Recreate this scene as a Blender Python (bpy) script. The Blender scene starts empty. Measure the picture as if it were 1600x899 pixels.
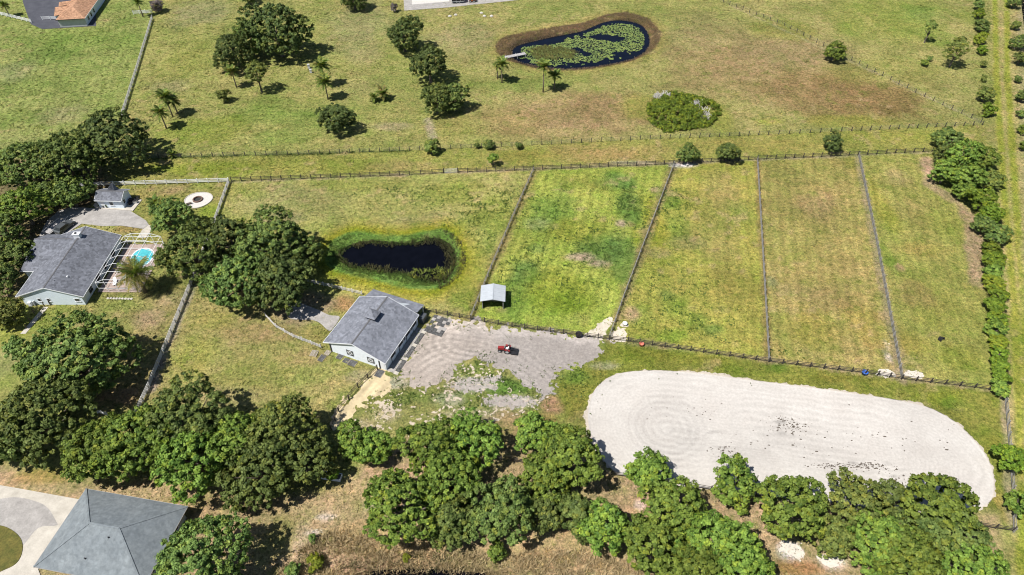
import bpy, bmesh, math, random
import numpy as np
from mathutils import Vector, Matrix
from mathutils.geometry import tessellate_polygon

S = bpy.context.scene
COL = S.collection
# ------------------------------------------------------------------ camera, sky, sun, exposure
CAM_H, PITCH, FPX = 100.0, math.radians(45.0), 1067.0        # drone height, tilt below the horizon, focal length
cd = bpy.data.cameras.new('camera'); cam = bpy.data.objects.new('camera', cd); COL.objects.link(cam)
cam.location = (0, 0, CAM_H); cam.rotation_euler = (math.pi/2 - PITCH, 0, 0)
cd.sensor_width = 36.0; cd.lens = 36.0*FPX/1600.0; cd.clip_start = 1.0; cd.clip_end = 12000.0
S.camera = cam
SUN_ELEV, SHADOW_AZ = math.radians(60), math.radians(33)
W = bpy.data.worlds.new('World'); S.world = W; W.use_nodes = True
nt = W.node_tree; nt.nodes.clear()
sky = nt.nodes.new('ShaderNodeTexSky'); sky.sky_type = 'NISHITA'; sky.sun_disc = False
sky.sun_elevation = SUN_ELEV; sky.sun_rotation = math.radians(237); sky.air_density = 1.0; sky.dust_density = 0.6
bg = nt.nodes.new('ShaderNodeBackground'); bg.inputs[1].default_value = 0.055
wo = nt.nodes.new('ShaderNodeOutputWorld')
nt.links.new(sky.outputs[0], bg.inputs[0]); nt.links.new(bg.outputs[0], wo.inputs[0])
sd = bpy.data.lights.new('sun', 'SUN'); sd.energy = 4.6; sd.angle = math.radians(0.5); sd.color = (1.0, 0.955, 0.89)
sun = bpy.data.objects.new('sun', sd); COL.objects.link(sun)
sun.rotation_euler = Vector((math.cos(SHADOW_AZ)*math.cos(SUN_ELEV), math.sin(SHADOW_AZ)*math.cos(SUN_ELEV), -math.sin(SUN_ELEV))).to_track_quat('-Z', 'Y').to_euler()
sun.location = (-120, 80, 200)
S.view_settings.view_transform = 'Standard'; S.view_settings.look = 'None'
try: S.cycles.filter_width = 1.05
except Exception: pass
S.view_settings.gamma = 1.0; S.view_settings.exposure = 0.72
try: S.view_settings.use_curve_mapping = False
except Exception: pass

# ------------------------------------------------------------------ helpers
def G(px, py, z=0.0):
    """ground (or height z) point that the surveyed photo position px,py stands on"""
    x = (px-800)/FPX; v = (449.5-py)/FPX; c, s = math.cos(PITCH), math.sin(PITCH)
    dx, dy, dz = x, c+v*s, -s+v*c
    t = (CAM_H-z)/-dz
    return Vector((dx*t, dy*t, z))
def PXM(py, z=0.0):            # photo pixels per metre at that row
    v = (449.5-py)/FPX
    return FPX*(math.sin(PITCH)-v*math.cos(PITCH))/(CAM_H-z)
def DEP(py): return PITCH + math.atan((py-449.5)/FPX)
def lin(c):
    c = np.asarray(c, float)/255.0
    return np.where(c <= 0.04045, c/12.92, ((c+0.055)/1.055)**2.4)
LIT = 1.86
def alb(*c): return tuple(float(v) for v in lin(c)/LIT)

def tag(o, label=None, cat=None, group=None, kind=None):
    if label: o['label'] = label
    if cat: o['category'] = cat
    if group: o['group'] = group
    if kind: o['kind'] = kind
    return o
def link(name, data, parent=None, loc=None, rz=0.0, scale=None, rot=None):
    o = bpy.data.objects.new(name, data); COL.objects.link(o)
    if parent is not None: o.parent = parent
    if loc is not None: o.location = loc
    if rot is not None: o.rotation_euler = rot
    elif rz: o.rotation_euler = (0, 0, rz)
    if scale is not None: o.scale = scale
    return o
def empty(name, loc, rz=0.0):
    o = link(name, None, loc=loc, rz=rz); o.empty_display_size = 0.5
    return o
def mesh_np(name, v, f, mat=None, col=None, smooth=False):
    """v (n,3); f (m,k) with constant k"""
    me = bpy.data.meshes.new(name); v = np.asarray(v, np.float32); f = np.asarray(f, np.int32)
    m, k = f.shape
    me.vertices.add(len(v)); me.vertices.foreach_set('co', v.ravel())
    me.loops.add(m*k); me.loops.foreach_set('vertex_index', f.ravel())
    me.polygons.add(m); me.polygons.foreach_set('loop_start', np.arange(0, m*k, k, dtype=np.int32))
    try: me.polygons.foreach_set('loop_total', np.full(m, k, np.int32))
    except Exception: pass
    if col is not None:
        a = me.attributes.new('Col', 'FLOAT_COLOR', 'POINT')
        c4 = np.ones((len(v), 4), np.float32); c4[:, :col.shape[1]] = col
        a.data.foreach_set('color', c4.ravel())
    me.update(calc_edges=True)
    if smooth: me.polygons.foreach_set('use_smooth', np.ones(m, bool))
    if mat: me.materials.append(mat)
    return me
class MB:
    def __init__(self): self.v = []; self.f = []
    def quad(self, *p):
        n = len(self.v); self.v += [tuple(q) for q in p]; self.f.append(tuple(range(n, n+len(p)))); return self
    def box(self, x0, x1, y0, y1, z0, z1):
        n = len(self.v)
        self.v += [(x0,y0,z0),(x1,y0,z0),(x1,y1,z0),(x0,y1,z0),(x0,y0,z1),(x1,y0,z1),(x1,y1,z1),(x0,y1,z1)]
        self.f += [tuple(n+i for i in q) for q in ((0,3,2,1),(4,5,6,7),(0,1,5,4),(1,2,6,5),(2,3,7,6),(3,0,4,7))]
        return self
    def bar(self, a, b, w, h=None):
        a, b = Vector(a), Vector(b); h = h or w; d = (b-a).normalized()
        up = Vector((0,0,1)) if abs(d.z) < .95 else Vector((1,0,0))
        s = d.cross(up).normalized()*w/2; u = s.cross(d).normalized()*h/2
        n = len(self.v)
        for p in (a, b):
            for q in (-s-u, s-u, s+u, -s+u): self.v.append(tuple(p+q))
        self.f += [tuple(n+i for i in q) for q in ((3,2,1,0),(4,5,6,7),(0,1,5,4),(1,2,6,5),(2,3,7,6),(3,0,4,7))]
        return self
    def slab(self, pts, t):
        """thick plate: pts = top outline, dropped straight down by t"""
        n = len(self.v); k = len(pts)
        self.v += [tuple(p) for p in pts] + [(p[0], p[1], p[2]-t) for p in pts]
        self.f.append(tuple(range(n, n+k))); self.f.append(tuple(range(n+2*k-1, n+k-1, -1)))
        for i in range(k): j = (i+1) % k; self.f.append((n+i, n+k+i, n+k+j, n+j))
        return self
    def tube(self, pts, rad, seg=8, cap=True):
        n0 = len(self.v); pts = [Vector(p) for p in pts]
        for i, p in enumerate(pts):
            d = (pts[min(i+1, len(pts)-1)]-pts[max(i-1, 0)]).normalized()
            a = d.orthogonal().normalized() if abs(d.z) < .9 else Vector((1,0,0))
            a = (a - d*a.dot(d)).normalized(); b = d.cross(a)
            for k in range(seg):
                t = 2*math.pi*k/seg; self.v.append(tuple(p+(a*math.cos(t)+b*math.sin(t))*rad[i]))
        for i in range(len(pts)-1):
            for k in range(seg):
                q = n0+i*seg; self.f.append((q+k, q+(k+1)%seg, q+seg+(k+1)%seg, q+seg+k))
        if cap:
            self.f.append(tuple(n0+k for k in range(seg-1, -1, -1)))
            q = n0+(len(pts)-1)*seg; self.f.append(tuple(q+k for k in range(seg)))
        return self
    def disc(self, c, r, seg=16, z=None, ry=None):
        n = len(self.v); ry = ry or r
        for k in range(seg):
            t = 2*math.pi*k/seg; self.v.append((c[0]+r*math.cos(t), c[1]+ry*math.sin(t), c[2]))
        self.f.append(tuple(range(n, n+seg))); return self
    def mesh(self, name, mat, smooth=False):
        me = bpy.data.meshes.new(name); me.from_pydata(self.v, [], self.f); me.materials.append(mat)
        if smooth: me.polygons.foreach_set('use_smooth', np.ones(len(me.polygons), bool))
        me.update(); return me
    def build(self, name, mat, parent=None, smooth=False, **k):
        return link(name, self.mesh(name, mat, smooth), parent, **k)

# value noise in numpy (for the layout of the turf)
_rs = np.random.RandomState(7); _lat = _rs.rand(256, 256)
def vnoise(x, y):
    xi = np.floor(x).astype(int); yi = np.floor(y).astype(int); fx = x-xi; fy = y-yi
    fx = fx*fx*(3-2*fx); fy = fy*fy*(3-2*fy)
    a = _lat[xi & 255, yi & 255]; b = _lat[(xi+1) & 255, yi & 255]; c = _lat[xi & 255, (yi+1) & 255]; d = _lat[(xi+1) & 255, (yi+1) & 255]
    return (a*(1-fx)+b*fx)*(1-fy)+(c*(1-fx)+d*fx)*fy
def fbm(x, y, sc, oct=4, seed=0):
    s = 0; a = .5; t = 0; x = np.asarray(x)/sc+seed*17.3; y = np.asarray(y)/sc+seed*31.7
    for o in range(oct):
        s = s+a*vnoise(x, y); t += a; a *= .5; x = x*2.03+5.1; y = y*2.03+9.7
    return s/t
def sstep(a, b, x): t = np.clip((x-a)/(b-a), 0, 1); return t*t*(3-2*t)
def poly_sd(poly, X, Y):
    """signed distance, positive inside"""
    P = np.array([(p[0], p[1]) for p in poly]); d = np.full(X.shape, 1e9); ins = np.zeros(X.shape, bool)
    for i in range(len(P)):
        a = P[i]; b = P[(i+1) % len(P)]; e = b-a; L = max(e@e, 1e-9)
        t = np.clip(((X-a[0])*e[0]+(Y-a[1])*e[1])/L, 0, 1)
        d = np.minimum(d, np.hypot(X-a[0]-t*e[0], Y-a[1]-t*e[1]))
        c = ((a[1] > Y) != (b[1] > Y)); den = (b[1]-a[1]) if abs(b[1]-a[1]) > 1e-9 else 1e-9
        ins ^= c & (X < (b[0]-a[0])*(Y-a[1])/den+a[0])
    return np.where(ins, d, -d)
def line_d(pts, X, Y):
    d = np.full(X.shape, 1e9)
    for a, b in zip(pts[:-1], pts[1:]):
        ex, ey = b[0]-a[0], b[1]-a[1]; L = max(ex*ex+ey*ey, 1e-9)
        t = np.clip(((X-a[0])*ex+(Y-a[1])*ey)/L, 0, 1)
        d = np.minimum(d, np.hypot(X-a[0]-t*ex, Y-a[1]-t*ey))
    return d
def smooth_poly(pts, n=6):
    out = []; k = len(pts); P = [Vector((p[0], p[1], 0)) for p in pts]
    for i in range(k):
        a, b, c, d = P[i-1], P[i], P[(i+1) % k], P[(i+2) % k]
        for j in range(n):
            t = j/n
            out.append(.5*((2*b)+(c-a)*t+(2*a-5*b+4*c-d)*t*t+(3*b-a-3*c+d)*t**3))
    return out
def PG(*pp): return [G(x, y) for x, y in pp]

# ------------------------------------------------------------------ materials
def newmat(name):
    m = bpy.data.materials.new(name); m.use_nodes = True; n = m.node_tree
    return m, n, n.nodes['Principled BSDF']
def N(n, t, **k):
    x = n.nodes.new(t)
    for a, b in k.items(): setattr(x, a, b)
    return x
def noise_col(n, scale, detail=4, rough=.6, coord='Object', vec_scale=None):
    tc = N(n, 'ShaderNodeTexCoord'); no = N(n, 'ShaderNodeTexNoise'); no.inputs['Scale'].default_value = scale
    no.inputs['Detail'].default_value = detail; no.inputs['Roughness'].default_value = rough
    src = tc.outputs[coord]
    if vec_scale:
        mp = N(n, 'ShaderNodeMapping'); mp.inputs['Scale'].default_value = vec_scale
        n.links.new(src, mp.inputs[0]); src = mp.outputs[0]
    n.links.new(src, no.inputs['Vector']); return no
def ramp(n, src, stops):
    r = N(n, 'ShaderNodeValToRGB'); e = r.color_ramp.elements
    e[0].position, e[0].color = stops[0][0], (*stops[0][1], 1); e[1].position, e[1].color = stops[-1][0], (*stops[-1][1], 1)
    for p, c in stops[1:-1]: q = e.new(p); q.color = (*c, 1)
    n.links.new(src, r.inputs[0]); return r
def mixc(n, a, b, fac, mode='MIX'):
    m = N(n, 'ShaderNodeMix', data_type='RGBA', blend_type=mode)
    for s, i in ((fac, 0), (a, 6), (b, 7)):
        if hasattr(s, 'is_linked'): n.links.new(s, m.inputs[i])
        elif isinstance(s, (int, float)): m.inputs[i].default_value = s
        else: m.inputs[i].default_value = (*s, 1)
    return m.outputs[2]
def bump(n, bs, src, strength=.4, dist=.1):
    b = N(n, 'ShaderNodeBump'); b.inputs['Strength'].default_value = strength; b.inputs['Distance'].default_value = dist
    n.links.new(src, b.inputs['Height']); n.links.new(b.outputs[0], bs.inputs['Normal'])
def noisy(name, c1, c2, scale=3.0, rough=.8, metal=0.0, detail=5, vec=None, bumpy=0.0, fine=None):
    m, n, b = newmat(name); no = noise_col(n, scale, detail, vec_scale=vec)
    r = ramp(n, no.outputs['Fac'], [(.3, c1), (.7, c2)]); out = r.outputs[0]
    if fine:
        n2 = noise_col(n, fine[0], 3); r2 = ramp(n, n2.outputs['Fac'], [(.3, (fine[1],)*3), (.7, (fine[2],)*3)])
        out = mixc(n, out, r2.outputs[0], 1.0, 'MULTIPLY')
    n.links.new(out, b.inputs['Base Color']); b.inputs['Roughness'].default_value = rough; b.inputs['Metallic'].default_value = metal
    b.inputs['Specular IOR Level'].default_value = .3
    if bumpy: bump(n, b, no.outputs['Fac'], bumpy, .05)
    return m
def leafmat(name, dark, light, trans=.25, obj_var=.25):
    """leaf colour runs from dark to light by the leaf tuft's own attribute; each tree gets a slight hue of its own"""
    m, n, b = newmat(name); n.nodes.remove(b)
    at = N(n, 'ShaderNodeAttribute', attribute_name='Col')
    sp = N(n, 'ShaderNodeSeparateColor'); n.links.new(at.outputs['Color'], sp.inputs[0])
    r = ramp(n, sp.outputs[0], [(0, dark), (1, light)])
    ly = ramp(n, sp.outputs[1], [(.62, (1,1,1)), (.95, (1.42,1.16,.80))]); lcol = mixc(n, r.outputs[0], ly.outputs[0], 1.0, 'MULTIPLY')
    oi = N(n, 'ShaderNodeObjectInfo'); hv = N(n, 'ShaderNodeHueSaturation')
    mr = N(n, 'ShaderNodeMapRange'); mr.inputs[3].default_value = 1-obj_var; mr.inputs[4].default_value = 1+obj_var
    n.links.new(oi.outputs['Random'], mr.inputs[0]); n.links.new(mr.outputs[0], hv.inputs['Value'])
    mh = N(n, 'ShaderNodeMapRange'); mh.inputs[3].default_value = .486; mh.inputs[4].default_value = .516
    n.links.new(oi.outputs['Random'], mh.inputs[0]); n.links.new(mh.outputs[0], hv.inputs['Hue'])
    n.links.new(lcol, hv.inputs['Color'])
    d = N(n, 'ShaderNodeBsdfPrincipled'); d.inputs['Roughness'].default_value = .6; d.inputs['Specular IOR Level'].default_value = .18
    t = N(n, 'ShaderNodeBsdfTranslucent'); mx = N(n, 'ShaderNodeMixShader'); mx.inputs[0].default_value = trans
    tint = mixc(n, hv.outputs[0], (1.0, 1.15, .45), 1.0, 'MULTIPLY')
    n.links.new(hv.outputs[0], d.inputs['Base Color']); n.links.new(tint, t.inputs[0])
    n.links.new(d.outputs[0], mx.inputs[1]); n.links.new(t.outputs[0], mx.inputs[2])
    n.links.new(mx.outputs[0], n.nodes['Material Output'].inputs[0]); return m

M = {}
M['white'] = noisy('white_vinyl', (.6820,.6930,.7040), (.8140,.8250,.8360), 2.0, .5, fine=(9, .85, 1.05))
M['greyed_white'] = noisy('shade_greyed_boards', (.44,.43,.42), (.66,.65,.64), 1.6, .85, vec=(1,1,6), fine=(7, .7, 1.15))  # white boards greyed: shade put into the colour; hive boxes share it
M['divider'] = noisy('grey_brown_boards', (.17,.162,.15), (.33,.32,.30), 1.4, .9, fine=(6, .6, 1.2))
M['dark'] = noisy('dark_creosote_wood', (.03,.026,.022), (.075,.065,.055), 2.5, .85, fine=(8, .7, 1.2))
M['wire'] = noisy('galvanised_wire', (.2,.2,.2), (.3,.3,.3), 4, .5, .6)
M['bark'] = noisy('grey_brown_bark', (.06,.05,.04), (.16,.135,.11), 3.0, .9, vec=(1,1,.3), bumpy=.5)
M['palmbark'] = noisy('palm_trunk', (.12,.10,.075), (.24,.20,.15), 5.0, .9, vec=(.4,.4,3), bumpy=.4)
M['concrete'] = noisy('pale_concrete', (.3321,.3085,.2665), (.4649,.4330,.3792), .5, .9, fine=(6, .88, 1.08))
M['concrete_dark'] = noisy('grey_stained_concrete', (.2240,.2128,.2016), (.3360,.3192,.3024), .6, .9, fine=(5, .85, 1.1))
M['gravelwhite'] = noisy('white_gravel', (.4000,.3840,.3600), (.5280,.5120,.4800), 5, .95, fine=(14, .75, 1.15))
M['asphalt'] = noisy('blue_grey_asphalt', (.0416,.0440,.0560), (.0680,.0704,.0840), .4, .85, fine=(5, .88, 1.12))
M['brick'] = noisy('dark_red_brick', (.10,.06,.05), (.2,.13,.1), 6, .9)
M['bluewall'] = noisy('pale_blue_siding', (.62,.71,.80), (.70,.78,.86), 1.0, .7, vec=(1,1,10), fine=(3, .93, 1.04))
M['barnwall'] = noisy('white_barn_siding', (.66,.71,.77), (.75,.80,.85), 1.0, .7, vec=(1,1,10), fine=(3, .92, 1.04))
M['cream'] = noisy('pale_stucco', (.3570,.3825,.3740), (.4420,.4675,.4590), 1.0, .85)
M['black'] = noisy('black_rubber', (.012,.012,.013), (.035,.035,.036), 5, .8)
M['shade_ash'] = noisy('shade_and_ash_black', (.02,.02,.022), (.04,.04,.042), 2, .9)  # flat black painted for the shade at the stalls; ash bed shares it
M['blackpaint'] = noisy('black_paint', (.012,.012,.014), (.025,.025,.028), 2, .4)
M['red'] = noisy('red_paint', (.1915,.0162,.0180), (.2520,.0324,.0315), 3, .4, fine=(12, .85, 1.1))
M['orange'] = noisy('orange_paint', (.5,.13,.03), (.6,.18,.05), 3, .5)
M['blue'] = noisy('blue_plastic', (.02,.09,.38), (.04,.14,.48), 3, .45)
M['redplastic'] = noisy('faded_red_plastic', (.36,.10,.07), (.45,.15,.10), 3, .5)
M['steel'] = noisy('pale_steel', (.42,.43,.44), (.55,.56,.57), 3, .45, .3)
M['tin'] = noisy('galvanised_roof_sheet', (.3600,.3888,.4176), (.4320,.4608,.4896), .8, .45, .15, fine=(6, .92, 1.05))
M['grey_paint'] = noisy('grey_car_paint', (.07,.08,.09), (.10,.11,.12), 2, .3, .3)
M['mat'] = noisy('dark_rubber_stall_mat', (.04,.04,.042), (.10,.10,.098), 2.5, .9, fine=(6, .6, 1.5))
M['pallet'] = noisy('worn_pallet_wood', (.22,.19,.16), (.40,.36,.31), 4, .9)
M['trim'] = noisy('white_trim', (.60,.62,.64), (.7,.72,.74), 2, .6)
M['stone'] = noisy('pale_stone', (.3400,.3230,.2890), (.4930,.4675,.4250), 3, .9, bumpy=.3)
M['deck'] = noisy('pinkish_paver_deck', (.2550,.1997,.1742), (.3400,.2720,.2422), 1.2, .9, fine=(8, .85, 1.1))
M['boards'] = noisy('grey_dock_boards', (.26,.25,.25), (.4,.39,.39), 2, .85, fine=(6, .7, 1.15))
def glass(name, c):
    m, n, b = newmat(name); b.inputs['Base Color'].default_value = (*c, 1); b.inputs['Roughness'].default_value = .08
    no = noise_col(n, 3); r = ramp(n, no.outputs[0], [(.3, tuple(x*.8 for x in c)), (.7, tuple(x*1.2 for x in c))]); n.links.new(r.outputs[0], b.inputs['Base Color']); return m
M['glass'] = glass('dark_window_glass', (.03,.035,.04))
def shingle(name, c1, c2, streak=.85, cell=.28):
    m, n, b = newmat(name)
    big = noise_col(n, .35, 4); r = ramp(n, big.outputs[0], [(.3, c1), (.7, c2)])
    tc = N(n, 'ShaderNodeTexCoord'); mp = N(n, 'ShaderNodeMapping'); mp.inputs['Scale'].default_value = (1.0, 1.0, 1.6)
    n.links.new(tc.outputs['Object'], mp.inputs[0])
    v = N(n, 'ShaderNodeTexVoronoi'); v.inputs['Scale'].default_value = 2.2; n.links.new(mp.outputs[0], v.inputs['Vector'])
    sp = N(n, 'ShaderNodeSeparateColor'); n.links.new(v.outputs['Color'], sp.inputs[0])
    r2 = ramp(n, sp.outputs[0], [(0, (1-cell,)*3), (1, (1+cell*.9,)*3)])
    o = mixc(n, r.outputs[0], r2.outputs[0], 1, 'MULTIPLY')
    f = noise_col(n, 11, 3); r3 = ramp(n, f.outputs[0], [(.3, (streak,)*3), (.7, (1.1,)*3)])
    o = mixc(n, o, r3.outputs[0], 1, 'MULTIPLY')
    st = noise_col(n, .7, 3, vec_scale=(2.2, 2.2, .25)); r4 = ramp(n, st.outputs[0], [(.35, (.86,)*3), (.62, (1.06,)*3)])
    o = mixc(n, o, r4.outputs[0], 1, 'MULTIPLY')
    n.links.new(o, b.inputs['Base Color']); b.inputs['Roughness'].default_value = .9; b.inputs['Specular IOR Level'].default_value = .2
    bump(n, b, sp.outputs[0], .35, .03); return m
M['shingle'] = shingle('charcoal_shingles', (0.1078,0.1148,0.1341), (0.1509,0.1597,0.1852))
M['shingle_barn'] = shingle('blue_grey_shingles', (0.1372,0.1462,0.1707), (0.1921,0.2033,0.2358), cell=.22)
M['shingle_hip'] = shingle('grey_green_shingles', (0.1358,0.1560,0.1712), (0.1852,0.2079,0.2207), cell=.10)
M['shingle_orange'] = shingle('terracotta_shingles', (.2880,.1600,.0960), (.3680,.2160,.1360))
M['ridge'] = noisy('ridge_cap_shingles', (.0800,.0800,.0848), (.1200,.1200,.1280), 3, .9)
M['oak'] = leafmat('oak_leaves', (.022,.050,.010), (.200,.268,.070), .12)
M['oak2'] = leafmat('glossy_green_leaves', (.024,.060,.008), (.225,.310,.055), .14)
M['oakdark'] = leafmat('dark_bluish_leaves', (.017,.038,.011), (.145,.190,.052), .10)
M['olive'] = leafmat('olive_leaves', (.034,.060,.011), (.225,.265,.066), .14)
M['shrub'] = leafmat('bright_hedge_leaves', (.032,.070,.006), (.205,.285,.034), .16)
M['yellowleaf'] = leafmat('yellow_green_leaves', (.11,.15,.015), (.27,.31,.04), .3)
M['drybrush'] = leafmat('dry_grey_brush', (.09,.075,.075), (.22,.19,.185), .1)
M['palm'] = leafmat('palm_frond_green', (.065,.105,.020), (.20,.265,.075), .25, .12)
M['palmdry'] = leafmat('yellow_palm_frond', (.13,.13,.035), (.30,.28,.11), .25, .12)
M['lily'] = leafmat('lily_pads', (.080,.125,.030), (.19,.255,.080), .1, 0)
M['reed'] = leafmat('brown_reeds', (.085,.066,.042), (.24,.185,.118), .15, 0)
M['straw'] = leafmat('dry_straw_grass', (.24,.185,.10), (.54,.43,.26), .15, 0)
M['tawny'] = leafmat('tawny_marsh_grass', (.10,.11,.035), (.24,.23,.09), .2, 0)
M['marsh'] = leafmat('green_marsh_grass', (.06,.10,.025), (.15,.20,.055), .2, 0)
M['marshdark'] = leafmat('dark_marsh_weeds', (.025,.030,.014), (.13,.125,.055), .15, 0)
M['weed'] = leafmat('green_weeds', (.034,.066,.014), (.088,.140,.030), .2, 0)
def water(name, c, rough=.06):
    m, n, b = newmat(name); b.inputs['Roughness'].default_value = rough; b.inputs['IOR'].default_value = 1.33; b.inputs['Specular IOR Level'].default_value = .32
    no = noise_col(n, .6, 3); r = ramp(n, no.outputs[0], [(.3, tuple(x*.7 for x in c)), (.7, tuple(x*1.3 for x in c))])
    n.links.new(r.outputs[0], b.inputs['Base Color']); no2 = noise_col(n, 2.5, 4); bump(n, b, no2.outputs[0], .05, .02); return m
M['pond'] = water('dark_pond_water', (.002,.0022,.004))
M['pond2'] = water('navy_pond_water', (.0025,.004,.010))
def poolmat():
    m, n, b = newmat('turquoise_pool_water'); b.inputs['Roughness'].default_value = .05
    no = noise_col(n, 1.5, 4); r = ramp(n, no.outputs[0], [(.3, (.04,.30,.36)), (.7, (.10,.44,.48))])
    n.links.new(r.outputs[0], b.inputs['Base Color']); return m
M['pool'] = poolmat()
def sandmat(name, c1, c2, speck=False):
    m, n, b = newmat(name)
    big = noise_col(n, .12, 5, .65); r = ramp(n, big.outputs[0], [(.32, c1), (.68, c2)])
    f = noise_col(n, 2.2, 5, .7); r2 = ramp(n, f.outputs[0], [(.28, (.84,)*3), (.72, (1.12,)*3)])
    o = mixc(n, r.outputs[0], r2.outputs[0], 1, 'MULTIPLY')
    at = N(n, 'ShaderNodeAttribute', attribute_name='Col')
    o = mixc(n, o, at.outputs['Color'], 1, 'MULTIPLY')
    if speck:
        f2 = noise_col(n, 1.1, 6, .75); r5 = ramp(n, f2.outputs[0], [(.34, (.86,.855,.85)), (.5, (1,1,1)), (.66, (1.16,1.15,1.14))]); o = mixc(n, o, r5.outputs[0], 1, 'MULTIPLY')
    n.links.new(o, b.inputs['Base Color']); b.inputs['Roughness'].default_value = .95; b.inputs['Specular IOR Level'].default_value = .1
    bump(n, b, f.outputs[0], .2, .04); return m
M['arena'] = sandmat('white_arena_sand', (.3920,.3675,.3430), (.4459,.4263,.4018))
M['yard'] = sandmat('pale_sand_yard', (.265,.238,.218), (.315,.288,.268), speck=True)
M['yellowsand'] = sandmat('yellow_sand_path', (.3895,.3149,.1894), (.4818,.4034,.2583))
M['whitesand'] = sandmat('bare_white_sand', (.4287,.3921,.3364), (.5164,.4761,.4140))
def groundmat():
    m, n, b = newmat('pasture_turf')
    at = N(n, 'ShaderNodeAttribute', attribute_name='Col'); o = at.outputs['Color']
    n1 = noise_col(n, 1.25, 6, .75); r1 = ramp(n, n1.outputs[0], [(.34, (.50,.54,.46)), (.5, (1,1,1)), (.66, (1.50,1.42,1.36))])
    o = mixc(n, o, r1.outputs[0], 1, 'MULTIPLY')
    n2 = noise_col(n, .30, 6, .7); r2 = ramp(n, n2.outputs[0], [(.34, (.78,.92,.70)), (.5, (1,1,1)), (.68, (1.20,1.06,1.14))])
    o = mixc(n, o, r2.outputs[0], 1, 'MULTIPLY')
    n3 = noise_col(n, 3.4, 4, .7); r3 = ramp(n, n3.outputs[0], [(.33, (.55,.58,.50)), (.5, (1,1,1)), (.68, (1.42,1.38,1.30))])
    o = mixc(n, o, r3.outputs[0], 1, 'MULTIPLY')
    v = N(n, 'ShaderNodeTexVoronoi'); v.inputs['Scale'].default_value = .9; v.inputs['Randomness'].default_value = 1
    tc = N(n, 'ShaderNodeTexCoord'); n.links.new(tc.outputs['Object'], v.inputs['Vector'])
    r4 = ramp(n, v.outputs['Distance'], [(.10, (.52,.62,.42)), (.30, (1,1,1))])
    o = mixc(n, o, r4.outputs[0], .8, 'MULTIPLY')
    n.links.new(o, b.inputs['Base Color']); b.inputs['Roughness'].default_value = .95; b.inputs['Specular IOR Level'].default_value = .08
    bump(n, b, n3.outputs[0], .6, .10); return m
M['ground'] = groundmat()

def bladesmat():
    m, n, b = newmat('turf_blades'); at = N(n, 'ShaderNodeAttribute', attribute_name='Col')
    no = noise_col(n, .9, 3); r = ramp(n, no.outputs[0], [(.3, (.85,)*3), (.7, (1.15,)*3)]); o = mixc(n, at.outputs['Color'], r.outputs[0], 1, 'MULTIPLY')
    n.links.new(o, b.inputs['Base Color']); b.inputs['Roughness'].default_value = .9; b.inputs['Specular IOR Level'].default_value = .1; return m
M['turf'] = bladesmat()
M['clod'] = noisy('dark_clods', (.045,.035,.028), (.13,.11,.09), 4, .95)
# ------------------------------------------------------------------ layout polygons (ground plane)
ARENA = smooth_poly(PG((916,655),(921,622),(935,600),(962,584),(1010,578),(1080,581),(1200,596),(1330,613),(1435,631),(1488,655),(1524,688),(1548,722),(1556,757),(1547,788),(1500,803),(1400,800),(1250,783),(1110,766),(1040,758),(985,749),(950,731),(925,690)), 5)
YARD = PG((652,606),(624,592),(628,570),(645,545),(668,512),(690,500),(735,504),(800,513),(880,523),(946,533),(936,552),(912,570),(888,580),(866,581),(862,600),(868,614),(850,618),(835,606),(800,582),(770,568),(745,563),(730,572),(715,588),(690,598))
PATH = PG((598,572),(622,588),(612,602),(585,622),(560,640),(540,660),(524,676),(518,660),(535,635),(560,610),(580,592))
POND_N = smooth_poly(PG((803,80),(812,70),(860,58),(910,48),(945,34),(972,31),(1000,38),(1012,56),(1008,75),(985,90),(945,99),(905,104),(865,104),(830,99),(808,92)), 5)
POND_N_BANK = smooth_poly(PG((776,72),(790,58),(850,46),(910,36),(950,23),(985,21),(1018,34),(1031,56),(1022,76),(995,92),(950,103),(900,109),(850,108),(805,98),(780,86)), 5)
POND_S = smooth_poly(PG((533,395),(548,383),(580,377),(640,380),(678,372),(698,382),(706,400),(702,420),(684,436),(655,432),(635,424),(600,420),(560,414),(540,407)), 5)
POND_S_BANK = smooth_poly(PG((514,398),(522,378),(555,366),(620,372),(690,362),(708,380),(713,405),(704,432),(680,447),(640,446),(600,437),(545,426),(520,415)), 5)
POND_B = PG((560,905),(585,894),(640,890),(700,893),(760,899),(800,915),(700,930),(580,930))
ASPHALT = PG((30,-25),(36,4),(48,38),(66,46),(150,41),(150,-25))

# ------------------------------------------------------------------ the ground
def axis(lo, hi, st, far):
    a = np.arange(lo, hi+st/2, st); ext = []; d = st
    x = hi
    while x < far: d *= 1.5; x += d; ext.append(x)
    e2 = []; d = st; x = lo
    while x > -far: d *= 1.5; x -= d; e2.append(x)
    return np.concatenate([np.array(e2[::-1]), a, np.array(ext)])
gx = axis(-205, 205, .62, 4000); gy = axis(28, 262, .62, 4500)
X, Y = np.meshgrid(gx, gy, indexing='ij')
def C(*c): return np.array(alb(*c))
BASE = C(158,156,86)
col = np.zeros(X.shape+(3,)); col[:] = BASE
nA = fbm(X, Y, 26, 5, 1); nB = fbm(X, Y, 9, 5, 2); nC = fbm(X, Y, 4, 4, 3); nD = fbm(X, Y, 55, 4, 4)
def lay(mask, c, k=1.0):
    global col
    m = (np.clip(mask, 0, 1)*k)[..., None]; col = col*(1-m)+np.asarray(c)*m
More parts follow.
